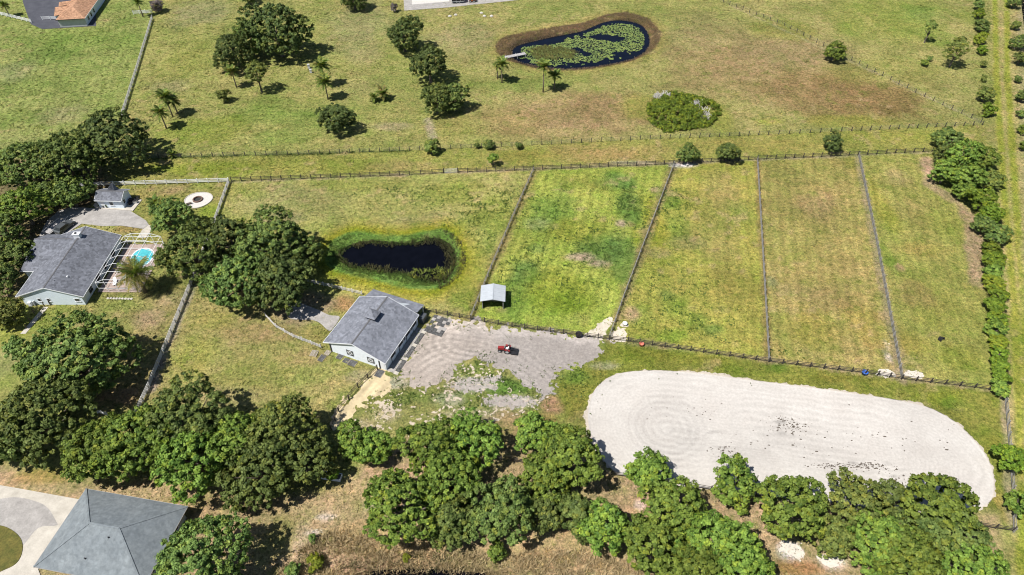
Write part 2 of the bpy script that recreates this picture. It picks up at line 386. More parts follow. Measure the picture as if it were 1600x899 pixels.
def blob(px, py, rx, ry, c, k=1.0, edge=.55, ns=.5, rot=0):
    """soft patch of differently coloured turf, its outline broken by noise"""
    o = G(px, py); s = PXM(py); a = rx/s; b_ = ry/(s*math.sin(DEP(py)))
    dx, dy = X-o.x, Y-o.y
    if rot: q = math.radians(rot); dx, dy = dx*math.cos(q)+dy*math.sin(q), -dx*math.sin(q)+dy*math.cos(q)
    r = np.hypot(dx/a, dy/b_)+(nB-.5)*ns*2+(nC-.5)*ns*.8
    lay(1-sstep(1-edge, 1+edge*.4, r), C(*c), k)
def region(pp, c, k=1.0, soft=2.0, ns=3.0):
    d = poly_sd(PG(*pp), X, Y)+(nB-.5)*ns; lay(sstep(-soft, soft, d), C(*c), k)
lay(sstep(.42, .62, nA), C(164,153,92), .55); lay(sstep(.5, .68, nD), C(136,148,66), .5)
# far lawns
region([(-200,-60),(236,-60),(240,25),(192,185),(180,240),(-200,250)], (150,159,86), .8)
for b in ((25,110,40,16,(158,155,105),.7),(95,180,45,18,(160,152,105),.6),(20,220,60,14,(150,150,90),.5),(130,60,90,22,(122,148,62),.5),(60,90,60,16,(120,142,66),.45),(30,180,60,20,(122,142,64),.5)): blob(*b)
region([(240,20),(192,185),(230,245),(650,236),(800,225),(790,110),(620,15),(500,-60),(240,-60)], (160,157,88), .6)
for b in ((310,20,60,20,(165,155,115),.5),(560,40,55,45,(166,157,108),.6),(270,135,45,12,(158,150,105),.5),(500,190,80,30,(138,152,74),.5),(430,175,70,25,(132,150,70),.45),(440,215,70,16,(128,150,66),.45),(560,140,50,25,(160,152,95),.4),(620,115,50,25,(140,148,75),.5),(610,198,40,8,(178,160,125),.5),(745,85,60,30,(168,152,98),.55),(570,90,30,14,(175,155,110),.5),(700,200,60,25,(160,150,80),.5),(320,205,80,22,(152,158,66),.6),(290,95,50,30,(150,152,72),.5)): blob(*b)
region([(620,15),(800,0),(1150,-60),(1500,-60),(1535,190),(1330,205),(1000,217),(800,228),(760,110)], (164,157,92), .75)
for b in ((720,60,70,25,(172,158,112),.5),(860,20,120,18,(150,156,82),.6),(1060,70,45,30,(166,152,100),.5),(1120,60,60,40,(170,148,104),.5),(1190,110,170,60,(166,142,96),.85),(1320,145,140,42,(152,124,80),.9),(1250,80,110,30,(166,144,100),.7),(1240,150,90,30,(156,134,86),.7),(890,180,150,40,(172,146,100),.95),(950,165,90,25,(160,134,90),.6),(800,190,60,25,(170,148,92),.6),(880,120,60,12,(140,148,72),.5),(820,135,60,10,(134,148,72),.5),(1330,190,70,10,(165,158,74),.6),(1380,110,120,25,(158,155,80),.5),(1400,35,110,40,(150,157,72),.7),(1440,25,40,14,(118,148,66),.5),(1480,60,50,20,(140,152,72),.5),(1230,50,60,16,(160,156,74),.5),(1200,190,30,6,(172,168,70),.5),(1000,165,40,20,(160,160,66),.5),(1120,180,25,25,(160,160,66),.5)): blob(*b)
# strip between the two long fences
region([(232,247),(640,235),(1000,217),(1330,203),(1540,195),(1540,232),(1455,238),(1050,255),(830,266),(360,283),(180,285),(180,262)], (160,155,80), .9, 1.2, 2)
for b in ((300,265,110,12,(146,154,56),.7),(480,258,120,12,(150,152,66),.5),(950,240,110,16,(176,150,92),.8),(640,260,60,9,(172,152,96),.6),(1180,228,120,10,(170,152,84),.6),(1400,215,80,12,(158,156,70),.6),(820,245,60,12,(160,150,70),.5)): blob(*b)
# the paddocks
P1 = [(360,283),(833,266),(735,497),(660,486),(560,462),(480,442),(336,352)]
P2 = [(833,266),(1053,257),(950,531),(880,521),(735,499)]
P3 = [(1053,257),(1183,250),(1201,565),(950,531)]
P4 = [(1183,250),(1340,243),(1408,593),(1201,565)]
P5 = [(1340,243),(1460,236),(1450,290),(1530,330),(1535,420),(1560,600),(1568,612),(1408,593)]
region(P1, (169,165,92), .9, .8, 1)
for b in ((420,310,80,28,(168,158,104),.7),(500,320,60,25,(166,156,98),.6),(600,335,70,20,(158,152,88),.5),(620,352,80,12,(172,154,110),.7),(690,340,30,12,(176,154,112),.5),(440,345,40,12,(178,160,125),.4),(720,300,60,25,(150,155,68),.6),(770,330,40,40,(146,156,64),.6),(760,380,35,30,(132,150,62),.5),(560,290,80,10,(152,154,72),.5),(740,420,30,40,(158,160,62),.6),(730,470,40,18,(140,156,56),.6),(380,300,40,20,(152,156,70),.5)): blob(*b)
region(P2, (164,173,76), .9, .8, 1)
for b in ((985,325,26,34,(92,128,58),.75),(965,285,34,16,(86,132,62),.7),(935,385,42,32,(96,126,62),.75),(975,400,26,50,(94,124,64),.6),(850,335,26,40,(110,146,62),.6),(880,320,26,40,(104,138,58),.5),(840,350,26,12,(150,156,108),.5),(820,425,30,26,(96,132,66),.7),(805,465,26,40,(106,138,62),.6),(838,390,18,10,(120,146,72),.6),(850,480,50,30,(120,152,50),.5),(970,350,10,7,(190,165,140),.8),(905,402,26,7,(194,166,140),.8),(935,412,20,6,(190,164,138),.7),(908,327,12,5,(176,150,110),.6),(1005,362,12,8,(186,158,124),.8),(1025,297,12,6,(186,158,124),.8),(920,290,50,20,(154,152,72),.5),(1000,370,14,22,(158,160,48),.5),(900,360,60,20,(160,158,60),.5),(870,450,60,40,(148,158,48),.5)): blob(*b)
region(P3, (168,163,76), .9, .8, 1)
for b in ((1045,310,20,25,(112,148,56),.6),(1060,350,22,22,(118,150,58),.5),(1130,300,45,35,(168,152,90),.7),(1120,380,50,45,(160,148,86),.6),(1030,395,18,8,(176,152,110),.6),(1075,380,35,10,(158,148,96),.5),(1055,480,30,30,(120,150,54),.6),(1115,515,26,14,(98,132,56),.75),(1095,500,30,16,(112,144,52),.6),(1040,460,18,12,(96,128,54),.6),(1050,525,30,12,(122,154,50),.6),(1000,490,22,20,(124,148,62),.5),(1150,450,40,50,(166,152,78),.6),(1160,330,20,20,(134,150,70),.4),(1065,440,10,6,(120,140,62),.6),(1020,340,20,45,(166,160,52),.5)): blob(*b)
region(P4, (172,157,90), .92, .8, 1)
for b in ((1230,280,40,14,(168,154,90),.6),(1270,320,30,24,(160,136,92),.7),(1290,310,22,18,(166,140,96),.5),(1205,370,18,40,(150,154,78),.6),(1230,400,40,30,(158,156,78),.5),(1310,410,40,30,(168,148,88),.6),(1340,500,40,40,(164,148,70),.6),(1220,520,18,50,(146,152,70),.6),(1205,440,12,12,(140,150,100),.6),(1270,510,50,40,(168,156,72),.6),(1300,470,50,25,(166,142,92),.5),(1250,460,40,20,(172,154,96),.5),(1290,545,40,18,(140,142,66),.5),(1360,530,20,30,(170,148,78),.5)): blob(*b)
region(P5, (162,157,82), .92, .8, 1)
for b in ((1400,275,26,18,(164,148,96),.7),(1425,330,30,24,(164,148,88),.6),(1440,345,22,20,(148,140,74),.6),(1370,310,18,60,(160,158,62),.6),(1440,390,45,14,(172,152,82),.6),(1385,400,14,24,(118,146,52),.6),(1405,418,8,6,(186,150,112),.8),(1480,350,30,30,(144,150,66),.6),(1460,480,50,40,(152,148,72),.6),(1420,540,40,20,(168,152,74),.6),(1500,560,40,20,(146,150,58),.5),(1430,460,30,20,(172,144,94),.5)): blob(*b)
# around the south pond
dS = poly_sd(POND_S_BANK, X, Y); nn = (nC-.5)*2.2
lay(sstep(-6.5, -2.2, dS+nn), C(164,158,62), .85); lay(sstep(-3.4, -1.6, dS+nn*.6), C(146,148,40), .8)
lay(sstep(-1.4, -.4, dS+nn*.5), C(112,144,66), .95); lay(sstep(-.9, .3, poly_sd(POND_S, X, Y)+nn*.5), C(60,58,36), .9)
# around the north pond
dN = poly_sd(POND_N_BANK, X, Y)
lay(sstep(-4.5, -.8, dN+nn), C(164,150,84), .7); lay(sstep(-.8, .4, dN+nn*.5), C(122,98,66), .95); lay(sstep(3, 5, dN), C(60,52,42), .8)
# field between the grey fence and the barn, the lawn by the house
region([(336,352),(480,442),(505,545),(600,580),(520,665),(400,660),(236,606),(300,447)], (168,158,94), .9, 1, 1.5)
for b in ((400,590,100,30,(162,158,84),.5),(480,585,70,26,(150,154,80),.6),(520,560,40,14,(138,152,74),.5),(410,520,60,16,(180,152,104),.6),(330,500,40,20,(166,156,80),.5),(300,560,40,40,(158,158,72),.6),(340,620,80,16,(186,164,118),.5),(480,560,40,14,(184,154,106),.6),(560,590,26,12,(186,166,132),.6),(540,620,24,18,(130,146,70),.6),(540,475,26,18,(178,142,92),.85),(495,520,24,14,(162,146,84),.7),(470,480,60,26,(176,150,120),.8)): blob(*b)
region([(160,455),(300,447),(236,606),(150,660),(130,600),(215,520)], (158,146,90), .85, 1, 2)
for b in ((235,500,26,20,(186,158,122),.7),(190,475,40,12,(146,152,78),.6),(250,530,26,30,(164,150,92),.6),(190,620,50,20,(172,138,100),.8),(260,470,20,12,(186,164,120),.6),(60,500,60,26,(150,158,74),.8),(20,520,40,40,(156,160,70),.7),(10,560,30,30,(170,164,110),.5)): blob(*b)
region([(180,262),(360,283),(336,352),(250,420),(210,345),(190,320),(180,300)], (152,148,78), .8, 1, 2)
for b in ((260,297,40,9,(176,154,106),.7),(330,330,20,20,(142,158,52),.6),(200,358,32,8,(160,138,82),.8),(235,300,30,20,(158,146,82),.6)): blob(*b)
# darker brown ground under the house trees
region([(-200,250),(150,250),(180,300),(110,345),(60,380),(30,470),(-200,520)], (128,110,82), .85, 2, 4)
# yard grass, south of the barn
region([(600,580),(660,600),(745,560),(870,600),(870,640),(800,660),(640,690),(520,690)], (140,142,78), .85, 1.5, 3)
for b in ((640,625,36,16,(126,140,70),.6),(790,605,44,15,(104,140,58),.85),(730,580,24,14,(140,146,80),.7),(730,622,40,22,(132,142,72),.6),(800,628,40,9,(214,204,192),.9),(735,602,34,12,(208,198,182),.75),(700,625,26,12,(196,184,164),.5),(600,650,30,16,(196,178,140),.7),(660,640,40,16,(150,146,84),.5),(560,668,50,16,(196,178,140),.6),(740,650,80,12,(190,172,140),.6),(865,632,22,14,(188,142,112),.85),(840,660,30,14,(176,142,92),.8),(795,690,30,50,(182,150,108),.8),(620,600,24,10,(206,194,172),.6)): blob(*b)
# olive grass round the arena
region([(948,534),(1201,567),(1408,594),(1568,613),(1582,830),(1540,790),(1556,757),(1548,722),(1488,655),(1435,631),(1330,613),(1080,581),(960,584),(918,640),(885,660),(866,600),(930,560)], (134,136,58), .95, .8, 1.2)
for b in ((900,590,26,14,(110,136,56),.7),(1000,555,40,14,(130,134,48),.5),(900,625,24,20,(140,128,62),.6),(905,655,16,14,(152,140,80),.6),(945,572,26,6,(200,190,160),.45),(1090,560,80,10,(146,140,58),.5),(1215,575,26,9,(92,122,44),.6),(1300,590,70,10,(120,118,44),.5),(1470,620,50,12,(138,146,52),.7),(1490,630,20,10,(104,134,44),.6),(1520,650,30,26,(150,146,70),.6),(1555,700,16,40,(140,140,56),.6),(1568,790,10,40,(186,160,90),.7)): blob(*b)
# bare dry ground under and below the tree belt
region([(-60,725),(90,745),(300,765),(420,775),(540,745),(640,690),(800,700),(870,690),(915,690),(950,731),(1040,758),(1250,785),(1400,802),(1560,800),(1575,960),(-60,960)], (184,158,116), .95, 1.5, 2.5)
for b in ((480,760,60,14,(160,148,84),.5),(500,800,60,26,(196,166,124),.7),(430,850,34,40,(156,148,84),.7),(470,850,16,30,(206,182,146),.6),(590,790,20,10,(210,190,160),.6),(510,808,16,6,(222,208,190),.7),(490,833,12,5,(222,208,190),.7),(560,770,30,20,(190,164,116),.6),(600,850,110,30,(206,174,124),.8),(860,860,90,30,(206,174,124),.7),(1000,800,30,20,(196,160,118),.8),(1000,790,12,10,(220,200,180),.7),(1235,860,20,16,(226,216,204),.9),(1300,878,24,14,(224,208,186),.8),(1250,888,40,12,(184,134,88),.8),(60,745,60,14,(168,138,78),.7),(330,790,50,20,(190,160,112),.7),(380,830,40,40,(176,150,108),.6),(20,850,30,30,(120,118,60),.9)): blob(*b)
dB = poly_sd(POND_B, X, Y); lay(sstep(-2.5, .5, dB+nn), C(70,52,34), .9)
# mown track along the east side
region([(1545,-60),(1600,-60),(1640,960),(1575,960),(1582,830),(1568,612),(1580,600),(1560,300),(1553,150)], (180,164,104), .95, .6, 1)
TL = [PG((1553,-60),(1557,120),(1568,300),(1585,470),(1592,620),(1600,960)), PG((1572,-60),(1574,120),(1586,300),(1600,470),(1612,700),(1622,960))]
dT = np.minimum(line_d(TL[0], X, Y), line_d(TL[1], X, Y))
lay((1-sstep(.4, 1.3, dT+(nC-.5)*.8)), C(158,160,64), .95)
region([(1588,-60),(1700,-60),(1700,700),(1606,500),(1596,240),(1592,80)], (168,158,112), .8, 1, 2)
# worn bare ground beside the hedge and along the fences
hd = line_d(PG((1448,250),(1452,290),(1500,320),(1522,350),(1520,400),(1530,440)), X, Y)
lay(1-sstep(.6, 2.2, hd+(nC-.5)*2.5), C(190,158,126), .8)
fence_lines = [((835,268),(735,497),1.0,(150,130,84)),((1053,258),(952,530),1.1,(150,132,92)),((1183,250),(1201,565),.7,(150,130,80)),((1340,243),(1408,593),.9,(164,148,112)),((360,285),(1455,238),.5,(176,160,120)),((735,499),(1568,613),.6,(170,152,112)),((299,448),(235,608),.7,(178,166,140)),((1568,612),(1582,830),.7,(170,156,120)),((235,247),(640,236),.6,(104,112,56)),((1140,8),(1530,190),.5,(180,166,120))]
for a, b_, w, c in fence_lines:
    d = line_d(PG(a, b_), X, Y); lay(1-sstep(w*.4, w*1.5, d+(nC-.5)*1.4), C(*c), .75)
lay(1-sstep(.5, 1.6, line_d(PG((668,187),(676,215)), X, Y)+(nC-.5)), C(184,170,140), .6)
for q in ((1068,258,22,5,(226,220,208),.9),(1386,556,5,16,(214,200,176),.9),(1386,540,4,10,(206,190,150),.7),(985,254,40,3,(200,188,150),.7),(985,490,16,14,(196,160,124),.8),(905,500,20,10,(170,160,90),.4),(690,497,24,5,(206,190,160),.8),(1412,585,40,9,(190,172,130),.6)): blob(*q)
# faint mowing lines, worn by the mower along each paddock
def stripes(pp, a, b_, wl, amp):
    global col
    p, q = G(*a), G(*b_); d = (q-p).normalized(); t = (X-p.x)*(-d.y)+(Y-p.y)*d.x
    m = sstep(-.5, 2, poly_sd(PG(*pp), X, Y))*(.4+.9*nB)
    col *= (1+1.7*amp*m*np.sin(t*2*math.pi/wl+1.2*np.sin(nA*9)))[..., None]
stripes(P2, (835,268), (735,497), 2.3, .09); stripes(P3, (1183,250), (1201,565), 2.3, .06)
stripes(P4, (1183,250), (1201,565), 2.4, .08); stripes(P5, (1340,243), (1408,593), 2.4, .07)
stripes(P1, (360,283), (833,266), 2.6, .05); stripes([(240,25),(192,185),(0,230),(0,40)], (240,25), (192,185), 2.6, .06)
stripes([(380,150),(660,180),(650,236),(300,245)], (232,247), (640,235), 2.4, .05)
# turf is never even: drifts of greener and drier blades
v1 = (nB-.5)*2; v2 = (nC-.5)*2
col *= (1+.24*v2+.16*v1)[..., None]
tint = np.stack([1+.16*v1, 1+.02*v1, 1+.22*v1], -1); col *= tint*np.array([.945, 1.0, 1.15])
sp = fbm(X, Y, 1.6, 2, 9); lay(sstep(.66, .76, sp)*sstep(.45, .6, nB), C(116,128,58), .55)
lay(sstep(.70, .80, fbm(X, Y, 2.2, 2, 12))*sstep(.45, .62, nA), C(186,164,124), .5)
Z = (fbm(X, Y, 14, 3, 5)-.5)*.10+(nC-.5)*.05
far = np.hypot(X, Y-140) > 330; Z[far] = 0
for pond, dep, w in ((POND_N, 1.3, 2.4), (POND_S, 1.3, 2.4), (POND_B, .9, 2.0)):
    d = poly_sd(pond, X, Y); Z = Z-dep*sstep(-w, w*.6, d)
flat = np.zeros(X.shape)
Z = np.where(poly_sd(ARENA, X, Y) > -1.5, np.minimum(Z, -.02), Z)
nxv, nyv = X.shape
idx = np.arange(nxv*nyv).reshape(nxv, nyv)
F = np.stack([idx[:-1,:-1], idx[1:,:-1], idx[1:,1:], idx[:-1,1:]], -1).reshape(-1, 4)
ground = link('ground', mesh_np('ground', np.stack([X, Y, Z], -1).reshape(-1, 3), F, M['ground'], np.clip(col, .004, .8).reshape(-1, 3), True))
tag(ground, kind='structure')
def ground_z(x, y):
    i = int(np.clip(np.searchsorted(gx, x)-1, 0, nxv-2)); j = int(np.clip(np.searchsorted(gy, y)-1, 0, nyv-2))
    a = (x-gx[i])/(gx[i+1]-gx[i]); b_ = (y-gy[j])/(gy[j+1]-gy[j])
    return float(Z[i,j]*(1-a)*(1-b_)+Z[i+1,j]*a*(1-b_)+Z[i,j+1]*(1-a)*b_+Z[i+1,j+1]*a*b_)

# ------------------------------------------------------------------ sheets: yard, paths, arena, ponds, drives
def mask_sheet(name, fn, bb, res, z, mat, colfn=None):
    """grid sheet kept where fn > 0, its rim pulled onto the zero line, so the edge is ragged but not stepped"""
    x = np.arange(bb[0], bb[1], res); y = np.arange(bb[2], bb[3], res); A, B = np.meshgrid(x, y, indexing='ij')
    m = fn(A, B); gxm, gym = np.gradient(m, res); g2 = gxm**2+gym**2+1e-4
    keep = (m[:-1,:-1] > 0).astype(int)+(m[1:,:-1] > 0)+(m[:-1,1:] > 0)+(m[1:,1:] > 0)
    cells = keep >= 2
    out = m < 0
    sx = np.clip(-m*gxm/g2, -res*.7, res*.7); sy = np.clip(-m*gym/g2, -res*.7, res*.7)
    edge = np.abs(m) < .6*np.sqrt(g2)*res*1.5
    mv = out & edge
    A2 = A+np.where(mv, sx, 0); B2 = B+np.where(mv, sy, 0)
    gi = np.clip(np.searchsorted(gx, A2)-1, 0, nxv-2); gj = np.clip(np.searchsorted(gy, B2)-1, 0, nyv-2)
    zz = np.maximum(np.maximum(Z[gi,gj], Z[gi+1,gj]), np.maximum(Z[gi,gj+1], Z[gi+1,gj+1]))+z
    i, j = np.nonzero(cells); n = B.shape[1]
    f = np.stack([i*n+j, (i+1)*n+j, (i+1)*n+j+1, i*n+j+1], -1)
    used, inv = np.unique(f, return_inverse=True); v = np.stack([A2.ravel(), B2.ravel(), zz.ravel()], -1)[used]
    c = (colfn(A, B) if colfn else np.ones(A.shape+(3,))).reshape(-1, 3)[used]
    o = link(name, mesh_np(name, v, inv.reshape(f.shape), mat, c, True)); tag(o, kind='structure'); return o
def bbox(poly, pad=2): xs = [p[0] for p in poly]; ys = [p[1] for p in poly]; return min(xs)-pad, max(xs)+pad, min(ys)-pad, max(ys)+pad
PATCH = [(800,628,38,8),(738,603,30,9),(770,592,14,5)]
def yard_fn(A, B):
    m = poly_sd(YARD, A, B)
    for px, py, rx, ry in ((728,570,20,9),(795,548,18,6),(835,546,26,10),(700,545,10,3),(812,538,22,8)):
        o = G(px, py); s = PXM(py); r = np.hypot((A-o.x)*s/rx, (B-o.y)*s*math.sin(DEP(py))/ry)
        k = 2.0 if px in (728,) else .55
        m = m-k*np.exp(-r*r)*1.6
    return m+(fbm(A, B, 3.0, 4, 21)-.5)*3.2+(fbm(A, B, .6, 3, 22)-.5)*4.2
TC = G(742, 532)
def yard_col(A, B):
    """raked and driven sand: arcs of wheel tracks round the turning circle and along the drive"""
    c = np.ones(A.shape+(3,)); w = fbm(A, B, 5, 3, 3); f = fbm(A, B, 2.2, 3, 14)
    r = np.hypot((A-TC.x)*.62, B-TC.y); ang_ = np.arctan2(B-TC.y, A-TC.x)
    arc = sstep(7.5, 5.5, r)*sstep(1.2, 2.4, r)*sstep(.2, 1.2, np.abs(ang_))
    t = arc*np.sin(r*2*math.pi/1.15+w*4)*(.3+1.4*f)
    d2 = line_d(PG((636,574),(668,548),(700,540),(748,548),(800,566),(842,590),(862,614)), A, B)
    t2 = sstep(6, 2.5, d2)*np.sin(d2*2*math.pi/1.35+w*5)*(.2+1.4*f)
    d3 = np.hypot(A-G(610,500).x, B-G(610,500).y); t3 = sstep(22, 18, d3)*sstep(9, 11, d3)*np.sin(d3*2*math.pi/1.6+w*5)*(.2+1.3*f)
    v = 1+.10*t+.085*t2+.06*t3+.26*(fbm(A, B, 8, 4, 8)-.5)
    gr = sstep(G(700,540).x, G(790,540).x, A+(w-.5)*9); c *= v[..., None]; c *= np.stack([1.06-.17*gr, 1.02-.13*gr, .97-.08*gr], -1)
    white = 1-sstep(.3, 2.0, line_d(PG((690,500),(800,515),(945,533)), A, B)+(fbm(A, B, 2, 3, 9)-.5)*4); pw = G(700, 508); white = np.maximum(white, 1-sstep(1.5, 4.5, np.hypot(A-pw.x, B-pw.y)+(f-.5)*4)); pw = G(775, 524); white = np.maximum(white, .7*(1-sstep(.5, 2.2, np.hypot((A-pw.x)*.5, B-pw.y)+(f-.5)*2)))
    return c*(1+.30*white)[..., None]
mask_sheet('sand_yard', yard_fn, bbox(YARD), .22, .012, M['yard'], yard_col)
SP = PG((598,584),(655,606),(730,570),(770,572),(835,606),(870,622),(860,640),(800,650),(700,668),(620,682),(545,690),(560,650))
def speck_fn(A, B):
    m = poly_sd(SP, A, B); n1_ = fbm(A, B, 2.6, 4, 120); n2_ = fbm(A, B, .5, 3, 121); e_ = np.zeros(A.shape)
    for px, py, rx, ry in ((745,600,26,14),(705,620,18,10),(600,640,30,20),(640,600,20,8),(730,575,18,8),(800,628,40,9),(570,665,40,10),(760,645,60,8),(690,655,40,8)):
        o_ = G(px, py); s_ = PXM(py); e_ = np.maximum(e_, np.exp(-((A-o_.x)*s_/rx)**2-((B-o_.y)*s_*.8/ry)**2))
    return np.minimum(m*.4+.2, (n1_-.5)*1.9+(n2_-.5)*4.2-.85+.7*e_)
mask_sheet('bare_sand', speck_fn, bbox(SP), .17, .008, M['whitesand'], lambda A, B: np.ones(A.shape+(3,))*np.array([.86, .80, .73]))
for k, (px, py, rx, ry) in enumerate(PATCH):
    o = G(px, py); s = PXM(py)
    mask_sheet('bare_sand', lambda A, B: (1-np.hypot((A-o.x)*s/rx, (B-o.y)*s*math.sin(DEP(py))/ry))*2+(fbm(A, B, 1.4, 4, 40+k)-.5)*3.5+(fbm(A, B, .5, 3, 46+k)-.5)*4, (o.x-rx/s*1.4, o.x+rx/s*1.4, o.y-ry/s*2.2, o.y+ry/s*2.2), .17, .010, M['yard'], None)
for px, py, rx, ry in ((976,508,7,3),(1385,583,15,7),(1428,586,17,6),(1235,858,20,14),(1300,876,20,9)):
    o = G(px, py); s = PXM(py)
    mask_sheet('bare_sand', lambda A, B: (1-np.hypot((A-o.x)*s/rx, (B-o.y)*s*math.sin(DEP(py))/ry))*2+(fbm(A, B, 1.5, 4, int(px))-.5)*2.6+(fbm(A, B, .6, 3, int(py))-.5)*.8, (o.x-rx/s*1.4, o.x+rx/s*1.4, o.y-ry/s*2.2, o.y+ry/s*2.2), .25, .010, M['whitesand'], None)
for gp_ in (PG((914,525),(928,516),(942,504),(953,493),(956,497),(950,512),(945,524),(943,530)), PG((957,531),(960,519),(966,514),(978,516),(981,523),(974,533))):
    mask_sheet('bare_sand', lambda A, B: poly_sd(gp_, A, B)*1.6+.2+(fbm(A, B, 1.2, 3, 64)-.5)*2.0+(fbm(A, B, .5, 3, 65)-.5)*1.6, bbox(gp_), .18, .012, M['whitesand'], lambda A, B: np.ones(A.shape+(3,))*(1+.3*(fbm(A, B, 1.6, 3, 66)-.55))[..., None]*np.array([1, .97, .93]))
mask_sheet('sand_path', lambda A, B: poly_sd(PATH, A, B)+(fbm(A, B, 1.8, 4, 23)-.5)*3.4+(fbm(A, B, .5, 3, 24)-.5)*2.2, bbox(PATH), .18, .020, M['yellowsand'],
           lambda A, B: np.ones(A.shape+(3,))*(1+.30*(fbm(A*1.0+B*.8, (A-B)*.25, 1.2, 3, 4)-.5)+.16*np.sin(line_d(PG((610,580),(525,672)), A, B)*3.4)*fbm(A, B, 2, 2, 6)*1.6)[..., None])
# arena: rings that follow the rim, so the harrow marks run round it
rim = [Vector((p[0], p[1], 0)) for p in ARENA]; nr = len(rim)
rim2 = []
for i in range(nr):
    for j in range(8): rim2.append(rim[i].lerp(rim[(i+1) % nr], j/8))
ra, rb = G(1030, 670), G(1410, 718); NR = 64; nv = len(rim2); V = []; CC = []
for k in range(NR+1):
    t = k/NR
    for i, p in enumerate(rim2):
        e = rb-ra; s_ = max(0, min(1, (p-ra).dot(e)/e.dot(e))); c = ra+e*s_
        q = p.lerp(c, t)
        if k == 0:
            d = (p-c).normalized(); q = p+d*(1.5*(fbm(np.array(p.x), np.array(p.y), .9, 3, 6)-.5)+.9*(fbm(np.array(p.x), np.array(p.y), 5, 2, 16)-.5))
        V.append((q.x, q.y, -.03 if k == 0 else (.10 if k == 1 else (.07 if k == 2 else .03))))
V = np.array(V); rr = np.repeat(np.linspace(0, 1, NR+1), nv)
hn = fbm(V[:,0], V[:,1], 7, 4, 50); big = fbm(V[:,0], V[:,1], 16, 4, 51)
depthm = rr*20
hf = fbm(V[:,0], V[:,1], 2.2, 3, 52)
v = 1+.055*np.sin(depthm*2*math.pi/2.1+hn*13)*sstep(.40, .66, hn)+.03*np.sin(depthm*2*math.pi/.9+hn*18)*sstep(.6, .4, hn)+.20*(big-.55)+.10*(hf-.5)
lc = G(1042, 668); rl = np.hypot(V[:,0]-lc.x, V[:,1]-lc.y)
v = v-.11*sstep(8, 6, rl)*(.5+.5*np.sin(rl*2*math.pi/1.3+hn*3))*hf*1.4-.035*np.exp(-((rl-4.6)/1.2)**2)*hf*2
m1 = np.exp(-(((V[:,0]-G(1130,680).x)/12)**2+((V[:,1]-G(1130,680).y)/6)**2)); v -= .12*m1*hn*1.5
v -= .07*np.exp(-(((V[:,0]-G(1180,705).x)/22)**2+((V[:,1]-G(1180,705).y)/5)**2))*(.4+hn)+.05*np.exp(-((V[:,0]-G(960,690).x)/9)**2)*hn
dm = sstep(.60, .74, fbm(V[:,0], V[:,1]*2, 2.0, 4, 60))
for px, py, rx, ry in ((1220,658,30,6),(1235,672,40,8),(1310,725,40,5),(1350,728,50,7),(1130,702,30,4),(1400,748,20,5),(1105,680,30,14)):
    o = G(px, py); s = PXM(py); v -= .25*dm*np.exp(-((V[:,0]-o.x)*s/rx)**2-((V[:,1]-o.y)*s*.8/ry)**2)
cc = np.stack([v, v*.995, v*.985], -1)
cc[rr < .02] *= np.array([.95, .9, .82])
FF = []
for k in range(NR):
    a = k*nv
    for i in range(nv): FF.append((a+i, a+(i+1) % nv, a+nv+(i+1) % nv, a+nv+i))
tag(link('riding_arena_sand', mesh_np('riding_arena_sand', V, FF, M['arena'], cc, True)), kind='structure')
def flat_poly(name, pts, z, mat, kind='structure', thick=0.0):
    mb = MB(); P = [(p[0], p[1], z) for p in pts]
    if thick: mb.slab(P, thick)
    else: mb.quad(*P)
    me = mb.mesh(name, mat); bm = bmesh.new(); bm.from_mesh(me); bmesh.ops.triangulate(bm, faces=bm.faces); bmesh.ops.recalc_face_normals(bm, faces=bm.faces); bm.to_mesh(me); bm.free()
    o = link(name, me)
    if kind: o['kind'] = kind
    return o
def grow(poly, d):
    c = sum((Vector((p[0], p[1], 0)) for p in poly), Vector())/len(poly)
    return [c+(Vector((p[0], p[1], 0))-c)*(1+d/max((Vector((p[0], p[1], 0))-c).length, .1)) for p in poly]
flat_poly('pond_water', grow(POND_N, 2.2), -.55, M['pond2'])
flat_poly('pond_water', grow(POND_S, 2.2), -.55, M['pond'])
flat_poly('pond_water', grow(POND_B, 1.5), -.45, M['pond'])
DRIVE = PG((92,330),(112,324),(150,326),(204,330),(228,345),(233,352),(224,358),(190,353),(160,354),(128,350),(95,372),(60,372),(74,345))
flat_poly('concrete_driveway', DRIVE, .09, M['concrete_dark'], thick=.12)
flat_poly('concrete_slab', PG((146,322),(150,316),(214,311),(222,313),(208,330),(150,326)), .13, M['concrete'], thick=.16)
flat_poly('concrete_path', PG((215,372),(222,360),(233,352),(240,356),(228,372)), .08, M['concrete'], thick=.1)
flat_poly('asphalt_driveway', ASPHALT, .09, M['asphalt'], thick=.12)
DR2 = PG((-40,752),(20,762),(125,781),(60,890),(75,930),(-60,940))
flat_poly('concrete_driveway', DR2, .09, M['concrete'], thick=.12)
flat_poly('stained_concrete', smooth_poly(PG((-30,795),(-5,782),(30,778),(70,790),(88,815),(88,822),(60,826),(30,860),(-20,900),(-40,850)), 5), .098, M['concrete_dark'])
isl = smooth_poly(PG((-30,826),(2,822),(26,834),(36,852),(30,876),(10,890),(-30,898)), 5)
flat_poly('lawn_island', isl, .16, M['weedgrass'] if 'weedgrass' in M else noisy('island_turf', alb(96,100,46), alb(132,122,62), .8, .95, fine=(4, .7, 1.25)), thick=.2)
flat_poly('barn_path', smooth_poly(PG((455,470),(480,478),(500,486),(515,493),(531,496),(519,515),(512,516),(500,505),(486,500),(470,500),(450,495)), 4), .07, M['concrete_dark'], thick=.1)
flat_poly('concrete_pad', PG((627,-40),(632,17),(700,12),(795,2),(860,-5),(860,-40)), .09, M['concrete_dark'], thick=.12)
